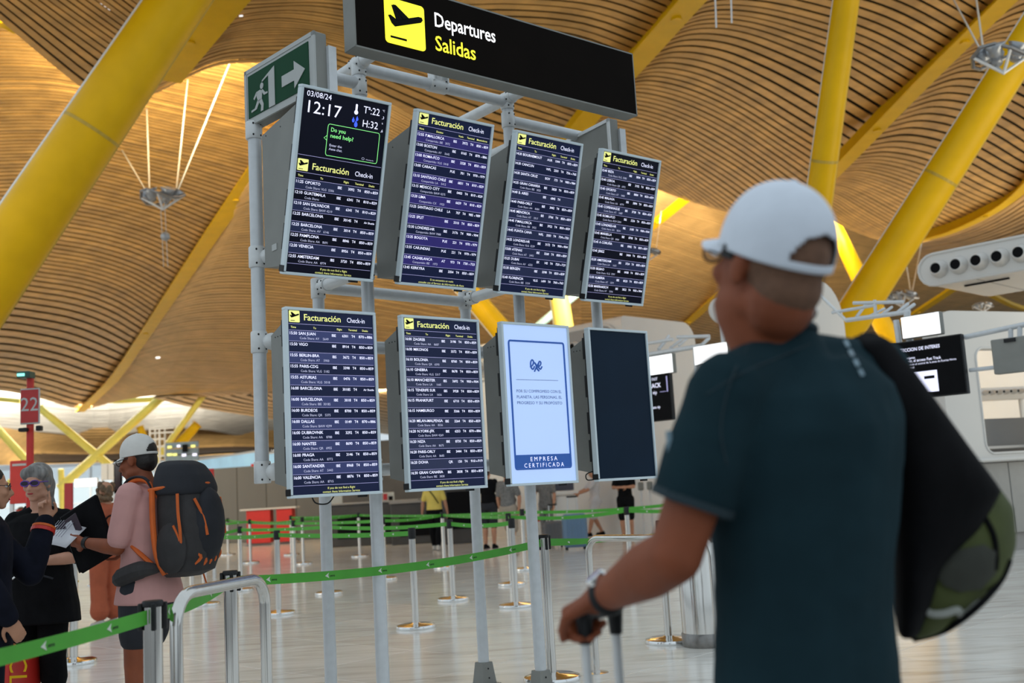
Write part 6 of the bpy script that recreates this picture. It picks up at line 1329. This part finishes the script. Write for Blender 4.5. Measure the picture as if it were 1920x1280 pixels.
P0_ = at(938, 1026); t = thing('duffel_bag', 'black duffel bag hanging by the man in black t-shirt', 'bag', (P0_[0], P0_[1]-.2, 0)); remesh(MB().ell((.12, 0, 1.06), (.32, .15, .19)).ell((-.05, 0, 1.05), (.2, .15, .17)), 'bag_body', 'black_cloth', t, .015, 3); MB().tube([(-.1, 0, 1.18), (0, .05, 1.45), (.1, .05, 1.45), (.28, 0, 1.2)], .018, 6, smooth=5).build('strap', 'black_cloth', t)
P = std(1.74, elR=(.25, .06, 1.15), **walk()); t = person('person in beige shorts walking behind the fourth stand post', at(958, 1040), math.radians(-35), P, 'skin', 'grey_cloth', 'beige_cloth', hair_short(), 'black_cloth', .013, leg=.95, legadd=.03)
P = std(1.72, elL=(-.20, .22, 1.20), wrL=(-.12, .44, 1.12), elR=(.2, .22, 1.2), wrR=(.14, .44, 1.12), **walk()); t = person('traveller in white top and skirt pushing the blue suitcase', at(1120, 1006), math.radians(100), P, 'skin', 'white_cloth', 'white_cloth', hair_short(), 'black_cloth', .013, leg=.92, legadd=.05)
P = std(1.76, elL=(-.24, .1, 1.2), wrL=(-.12, .28, 1.2), elR=(.24, .1, 1.2), wrR=(.12, .28, 1.2)); t = person('person in black shorts standing behind the belts near the blank monitor', at(1178, 1012), math.radians(160), P, 'skin', 'black_cloth', 'black_cloth', hair_short(), 'black_cloth', .013, leg=.95, legadd=.03)
P = std(1.74, elR=(.22, .1, 1.2), wrR=(.18, .3, 1.1)); t = person('traveller in patterned grey shirt behind the grey suitcase', at(1028, 1018), math.radians(150), P, 'skin', 'grey_cloth', 'grey_cloth', hair_short(), 'black_cloth', .013, leg=1.9)
def suitcase(x, y, W, D, H, m_, label, rz=0., hb=.35, loc=None):
    p = loc or at(x, y); t = thing('suitcase', label, 'suitcase', p, rz, 'wheeled suitcases')
    MB().box((0, 0, H/2+.05), (W, D, H), bev=.05).build('shell', m_, t, smooth=False)
    m = MB()
    for k in range(5): MB().box((-W/2+W*(k+.7)/5.4, -D/2-.004, H/2+.05), (W*.07, .014, H*.86), bev=.004).build('rib', m_, t)
    for sx in (-1, 1):
        for sy in (-1, 1): MB().tube([(sx*W*.38-.015, sy*D*.32, .03), (sx*W*.38+.015, sy*D*.32, .03)], .03, 12).build('wheel', 'black', t)
        MB().tube([(sx*W*.20, D*.35, H), (sx*W*.20, D*.35, H+.05+hb)], .011, 8).build('handle_rod', 'alu', t)
    MB().tube([(-W*.23, D*.35, H+.05+hb), (W*.23, D*.35, H+.05+hb)], .018, 8).build('handle_grip', 'black', t)
    return t
suitcase(1080, 1030, .50, .30, .68, 'case_blue', 'blue hard suitcase right of the fourth stand post', .1)
suitcase(1040, 1026, .42, .26, .52, 'case_grey', 'grey suitcase left of the blue one', -.1)
suitcase(832, 1010, .34, .24, .42, 'red', 'small red suitcase behind the yellow shirt traveller', .2, hb=.2)
t = thing('thermos_bottle', 'white and red bottle standing left of the grey suitcase', 'bottle', at(1012, 1022)); MB().lathe([(.05, 0), (.055, .02), (.055, .5), (.04, .54)], seg=14).build('body', 'shoe_white', t, smooth=True); MB().lathe([(.042, .54), (.045, .62), (.0, .63)], seg=14).build('cap', 'red_deep', t, smooth=True)
# ------------------------------------------------------------------ man in the white cap, close to the camera
def main_man():
    D = 1.95; fwd = unit([-math.sin(math.radians(33)), math.cos(math.radians(33)), 0]); lat = np.cross(fwd, Z)     # lat points to his right
    g = PY(1520, 1100, D); base = np.array([g[0]-.02, D+.03, 0.])
    t = thing('person', 'man in white cap and dark teal t-shirt seen from behind in the foreground', 'person', tuple(base))
    # joints in world space
    neck = PY(1462, 622, 1.93); head = PY(1437, 497, 1.88)
    shL = PY(1366, 738, 1.84); shR = PY(1636, 704, 2.06)
    elL = PY(1266, 1040, 1.86); wrL = PY(1132, 1118, 2.12)
    elR = shR+fwd*.10-Z*.26-lat*.02; wrR = elR+fwd*.20+lat*.03-Z*.10
    hips = PY(1512, 1265, 2.0); hipL = hips-lat*.095; hipR = hips+lat*.095
    P = dict(shL=shL, shR=shR, hipL=hipL, hipR=hipR, k=1.)
    knL = hipL*[1, 1, 0]+fwd*.16+Z*.50; anL = hipL*[1, 1, 0]+fwd*.10+Z*.085; knR = hipR*[1, 1, 0]+fwd*.02+Z*.50; anR = hipR*[1, 1, 0]-fwd*.12+Z*.10
    hf = unit([-math.sin(math.radians(32)), math.cos(math.radians(32)), .40]); A = frame(hf); k = .97
    m = MB(); torso_mb(m, P, 1.0, 0, rows=[(-.16, .150, .115, -.005), (-.06, .160, .115, -.008), (.06, .150, .105, -.002), (.22, .135, .095, .004), (.40, .135, .097, .006), (.60, .148, .105, .004), (.78, .160, .105, .0), (.88, .150, .085, -.002)])
    limb(m, shL, elL, wrL, (.052, .047, .050, .030), 1., 0, f1=2); limb(m, shR, elR, wrR, (.052, .043, .044, .030), 1., 0, f1=2)
    limb(m, hipL, knL, anL, LEG, 1, 0, f1=2); limb(m, hipR, knR, anR, LEG, 1, 0, f1=2)
    m.caps(neck-Z*.10+fwd*.0, .064, head-np.array([0, -.045, .03]) @ A*1.0+Z*-.055, .064, 18)
    m.ell(head+np.array([0, -.05, -.055]) @ A, (.066, .06, .07), ax=A)
    head_mb(m, head, A, k)
    hd = unit(PY(1082, 1142, 2.20)-wrL); pn = unit(np.array([.15, -.1, -1.])); hand_mb(m, wrL, hd, pn, (1.15, 1.2, 1.25, 1.3), 1.05, True, .9, .0098)
    hand_mb(m, wrR, wrR-elR, -lat, (.6, .6, .7, .7), 1., False)
    body = remesh(m, 'body', 'skin_tan', t, .0062, 3, world=True)
    # close-cropped hair under the cap
    m = MB(); m.ell(head+np.array([0, -.030, .028])*k @ A, np.array([.0795, .0975, .090])*k, ax=A, n=24, m=14); m.ell(head+np.array([0, -.060, -.030])*k @ A, np.array([.0675, .062, .060])*k, ax=A, n=20, m=12)
    remesh(m, 'cropped_hair', mat('hair_stubble', (.17, .085, .050, 1), .8, noise=.15, scale=60, bump=.3), t, .007, 3, world=True)
    cap_hat(t, head, A, 1.03, 'cap_white', tilt=.10, world=True)
    glasses(t, head+np.array([0, .012, 0]) @ A, A, k, 'black', 'lens_clear', world=True)
    MB().box(head+np.array([-.087, .012, .018])*k @ A, (.008, .030, .026), ax=A, bev=.003).build('glasses_temple', 'black', t, world=True)
    # necklace
    pts = [neck+lat*.066*math.cos(a)+fwd*(.064*math.sin(a)-.003)+Z*(.016-.020*math.sin(a)) for a in np.linspace(0, 6.283, 40, endpoint=False)]
    MB().tube(pts, .0028, 6, close=True).build('necklace', 'chrome', t, world=True)
    # t-shirt
    m = MB(); rows = [(-.48, .215, .160, -.006), (-.22, .196, .146, -.006), (-.10, .176, .128, -.006), (.04, .164, .124, -.002), (.20, .160, .120, .002), (.36, .165, .122, .002), (.52, .176, .128, .0), (.68, .190, .132, -.002), (.82, .198, .130, -.004), (.93, .182, .112, -.004), (.99, .130, .090, -.004), (1.035, .086, .076, .0)]
    torso_mb(m, P, 1.0, .012, rows=rows)
    e1 = shL+(elL-shL)*.66; m.caps(shL+Z*.005, .072, shL+(elL-shL)*.3, .074, 22); m.tube([shL+(elL-shL)*.1, shL+(elL-shL)*.40, e1, e1+unit(elL-shL)*.012], [.070, .074, .073, .070], 26)
    e2 = shR+(elR-shR)*.66; m.caps(shR+Z*.005, .072, shR+(elR-shR)*.3, .072, 22); m.tube([shR+(elR-shR)*.1, e2], [.070, .072], 26)
    m.caps(shL+Z*.0, .070, neck-Z*.055, .060, 18); m.caps(shR+Z*.0, .070, neck-Z*.055, .060, 18); m.caps(neck-Z*.13-fwd*.012+lat*.01, .100, neck-Z*.020, .067, 18)
    sh = remesh(m, 'shirt', 'shirt_teal', t, .0075, 4, world=True)
    # cloth folds: gentle real displacement
    tx = bpy.data.textures.new('folds', 'CLOUDS'); tx.noise_scale = .16; md = sh.modifiers.new('f', 'DISPLACE'); md.texture = tx; md.strength = .016; md.mid_level = .5; md.texture_coords = 'GLOBAL'
    # collar band, raglan seams, hem, reflective mark
    pts = [neck-Z*.022-lat*.004+lat*.064*math.cos(a)+fwd*(.062*math.sin(a)-.002)+Z*(.006-.020*math.sin(a)) for a in np.linspace(0, 6.283, 40, endpoint=False)]
    MB().tube(pts, .007, 8, close=True).build('collar', 'teal_seam', t, world=True)
    dep = bpy.context.evaluated_depsgraph_get(); sh_e = sh.evaluated_get(dep); inv = sh_e.matrix_world.inverted(); cw = np.array([0, 0, CH])
    def on_shirt(x, y, off=.0):
        o = inv @ Vector(cw); d = (inv.to_3x3() @ Vector(ray(x, y))).normalized(); ok, p, n, i = sh_e.ray_cast(o, d)
        p = np.array(sh_e.matrix_world @ p) if ok else PY(x, y, 1.9); n = np.array(sh_e.matrix_world.to_3x3() @ n) if ok else -fwd
        return p+unit(n)*off
    zag = []
    for a, b in (((1583, 640), (1619, 712)),):
        n = 12; L_ = [on_shirt(a[0]+(b[0]-a[0])*i/n-3, a[1]+(b[1]-a[1])*i/n, .0015) for i in range(n+1)]; R_ = [on_shirt(a[0]+(b[0]-a[0])*i/n+4, a[1]+(b[1]-a[1])*i/n-2, .0015) for i in range(n+1)]
        V = [q for pr in zip(L_, R_) for q in pr]; m = MB().add(V, [(2*i, 2*i+1, 2*i+3, 2*i+2) for i in range(n) if i % 3 != 2]); o = m.build('reflective_mark', 'reflective', t, world=True); o.modifiers.new('s', 'SOLIDIFY').thickness = .0008; o['kind'] = 'stuff'
    for pp in ([(1410, 640), (1380, 690), (1360, 750), (1352, 810), (1362, 870)], [(1325, 740), (1390, 700), (1460, 670), (1520, 645)]):
        L_ = [on_shirt(x, y, .001) for x, y in pp]; MB().tube(L_, .0016, 6, smooth=6).build('seam', 'teal_seam', t, world=True)
    e3 = e1; dd = unit(elL-shL); MB().tube([e3-dd*.004, e3+dd*.010], .0735, 28).build('sleeve_hem', 'teal_seam', t, world=True)
    q = on_shirt(1256, 830, .001); MB().box(q, (.010, .004, .040), bev=.001).build('sleeve_mark', 'reflective', t, world=True)
    # trousers, shoes (below the frame)
    m = MB(); torso_mb(m, P, 1, .012, rows=[(-.22, .135, .10, 0), (-.12, .160, .116, -.006), (.0, .160, .112, -.006)]); limb(m, hipL-Z*.12, knL, anL, LEG, 1, .012, f1=1.9); limb(m, hipR-Z*.12, knR, anR, LEG, 1, .012, f1=1.9)
    remesh(m, 'trousers', 'charcoal_cloth', t, .012, 3, world=True)
    for a in (anL, anR):
        m = MB(); m.caps(a-fwd*.04-Z*.04, .042, a+fwd*.13-Z*.05, .037, 12); m.caps(a-Z*.02, .045, a+fwd*.05-Z*.035, .04, 12); remesh(m, 'shoe', 'shoe_white', t, .01, 2, world=True)
    # wrist watch
    ad = unit(wrL-elL); wc = wrL-ad*.022; s1 = unit(np.cross(ad, Z)); u1 = np.cross(s1, ad)
    w_ = thing('wrist_watch', 'steel watch with black strap on the man left wrist', 'watch', tuple(wc))
    pts = [wc+(s1*math.cos(a)*.034+u1*math.sin(a)*.036) for a in np.linspace(0, 6.283, 28, endpoint=False)]
    MB().tube(pts, .010, 8, close=True, flat=.35).build('strap', 'black', w_, world=True)
    f_ = unit(-s1*.55+u1*.85); f_ = f_ if f_@(cw-wc) > 0 or True else -f_; wa = np.array([unit(np.cross(ad, f_)), ad, f_])
    MB().lathe([(.0, .030), (.021, .030), (.023, .034), (.023, .042), (.020, .045), (.0, .044)], c=wc, seg=24, ax=wa).build('case', 'chrome', w_, smooth=True, world=True)
    MB().lathe([(.0, .0452), (.017, .0452), (.017, .046), (.0, .046)], c=wc, seg=24, ax=wa).build('dial', 'purple_plastic', w_, world=True)
    # suitcase with telescopic handle held by the hand
    gp = wrL+hd*.085+pn*.020
    ga, gb = PY(1094, 1142, gp[1]-.02), PY(1152, 1138, gp[1]+.10); gm = (ga+gb)/2; ax = unit((gb-ga)*[1, 1, 0]); rz = math.atan2(ax[1], ax[0])
    sc_ = thing('suitcase', 'suitcase below the frame whose handle the man in the cap holds', 'suitcase', (gm[0], gm[1], 0), rz, 'wheeled suitcases')
    W = np.linalg.norm((gb-ga)[:2]); zt = gm[2]-.005
    MB().box((0, .0, .36), (.36, .23, .60), bev=.05).build('shell', 'case_grey', sc_)
    for s in (-1, 1):
        MB().tube([(s*W/2, 0, .60), (s*W/2, 0, zt-.03)], .0095, 12).build('handle_rod', 'alu_light', sc_, smooth=True)
        MB().tube([(s*W/2, 0, zt-.055), (s*W/2, 0, zt-.01), (s*W/2*.96, 0, zt)], [.013, .017, .017], 12).build('rod_collar', 'black', sc_, smooth=True)
        for sy in (-1, 1): MB().tube([(s*.14-.012, sy*.08, .03), (s*.14+.012, sy*.08, .03)], .03, 12).build('wheel', 'black', sc_)
    MB().tube([(-W/2-.012, 0, zt), (W/2+.012, 0, zt)], .016, 12).build('handle_grip', 'black', sc_, smooth=True)
    # sling bag on his right shoulder
    bc = PY(1790, 1050, 2.12); b = thing('sling_bag', 'black and olive green bag hanging from the man right shoulder', 'bag', tuple(bc))
    n = 24; A_ = np.linspace(0, 2*math.pi, n, endpoint=False)
    def sec(xl, yl, xr, yr, Y, th):                   # cross-section between two seen edges
        a, c = PY(xl, yl, Y), PY(xr, yr, Y+.05); m_ = (a+c)/2; h = (c-a)/2; dpt = np.array([.2, 1, 0])*th
        return m_+np.outer(np.sign(np.cos(A_))*np.abs(np.cos(A_))**.8, h)+np.outer(np.sin(A_), dpt)
    m = MB().rings([sec(1592, 632, 1634, 618, 2.02, .015), sec(1612, 650, 1668, 636, 1.97, .022), sec(1650, 720, 1714, 692, 1.98, .03), sec(1676, 800, 1768, 768, 2.01, .05), sec(1682, 880, 1826, 850, 2.05, .08), sec(1680, 960, 1876, 918, 2.09, .10), sec(1678, 1030, 1838, 985, 2.10, .11), sec(1678, 1090, 1765, 1050, 2.10, .11), sec(1680, 1150, 1745, 1120, 2.10, .09), sec(1686, 1198, 1722, 1185, 2.10, .05)])
    remesh(m, 'black_flap', 'black_cloth', b, .009, 5, world=True)
    m = MB().rings([sec(1720, 925, 1868, 905, 2.13, .05), sec(1715, 985, 1898, 950, 2.15, .10), sec(1708, 1050, 1902, 1015, 2.15, .12), sec(1700, 1110, 1885, 1075, 2.15, .12), sec(1697, 1160, 1840, 1120, 2.15, .10), sec(1698, 1190, 1790, 1165, 2.15, .07), sec(1705, 1202, 1745, 1192, 2.15, .03)])
    ol = remesh(m, 'olive_body', 'olive_cloth', b, .010, 4, world=True)
    e_ol = ol.evaluated_get(bpy.context.evaluated_depsgraph_get()); iv = e_ol.matrix_world.inverted()
    bpy.context.view_layer.update(); e_ol = ol.evaluated_get(bpy.context.evaluated_depsgraph_get()); iv = e_ol.matrix_world.inverted()
    def on(x, y, off):
        o = iv @ Vector(cw); d = (iv.to_3x3() @ Vector(ray(x, y))).normalized(); ok, p, nn, i = e_ol.ray_cast(o, d)
        if not ok: return PY(x, y, 2.06)
        p = np.array(e_ol.matrix_world @ p); return p-unit(ray(x, y))*off
    # olive grey front pocket patch and the pale trim
    m = MB(); ring = [(1752, 1072), (1762, 1052), (1800, 1030), (1845, 1020), (1870, 1035), (1868, 1075), (1840, 1105), (1800, 1110), (1770, 1098)]
    cpt = on(1815, 1065, .016); R = [on(x, y, .010) for x, y in ring]; R2 = [on(1815+(x-1815)*.6, 1065+(y-1065)*.6, .016) for x, y in ring]; V = R+R2+[cpt]; N = len(ring)
    m.add(V, [(i, (i+1) % N, N+(i+1) % N, N+i) for i in range(N)]+[(N+i, N+(i+1) % N, 2*N) for i in range(N)]); m.build('front_pocket', 'olive_grey', b, smooth=True, world=True)
    MB().tube([on(x, y, .008) for x, y in ((1730, 1138), (1745, 1150), (1770, 1150), (1795, 1143), (1802, 1152), (1815, 1145), (1832, 1130), (1842, 1126))], .0075, 8, smooth=5).build('pale_trim', mat('trim_pale', (.32, .33, .30, 1), .7, noise=.1), b, world=True)
    MB().tube([on(x, y, .004) for x, y in ((1840, 960), (1862, 1000), (1868, 1040), (1866, 1068))], .006, 8, smooth=5).build('dark_piping', 'black_cloth', b, world=True)
    MB().tube([on(x, y, .004) for x, y in ((1712, 1198), (1770, 1182), (1830, 1140), (1875, 1090), (1893, 1050))], .006, 8, smooth=5).build('lower_piping', 'black_cloth', b, world=True)
main_man()
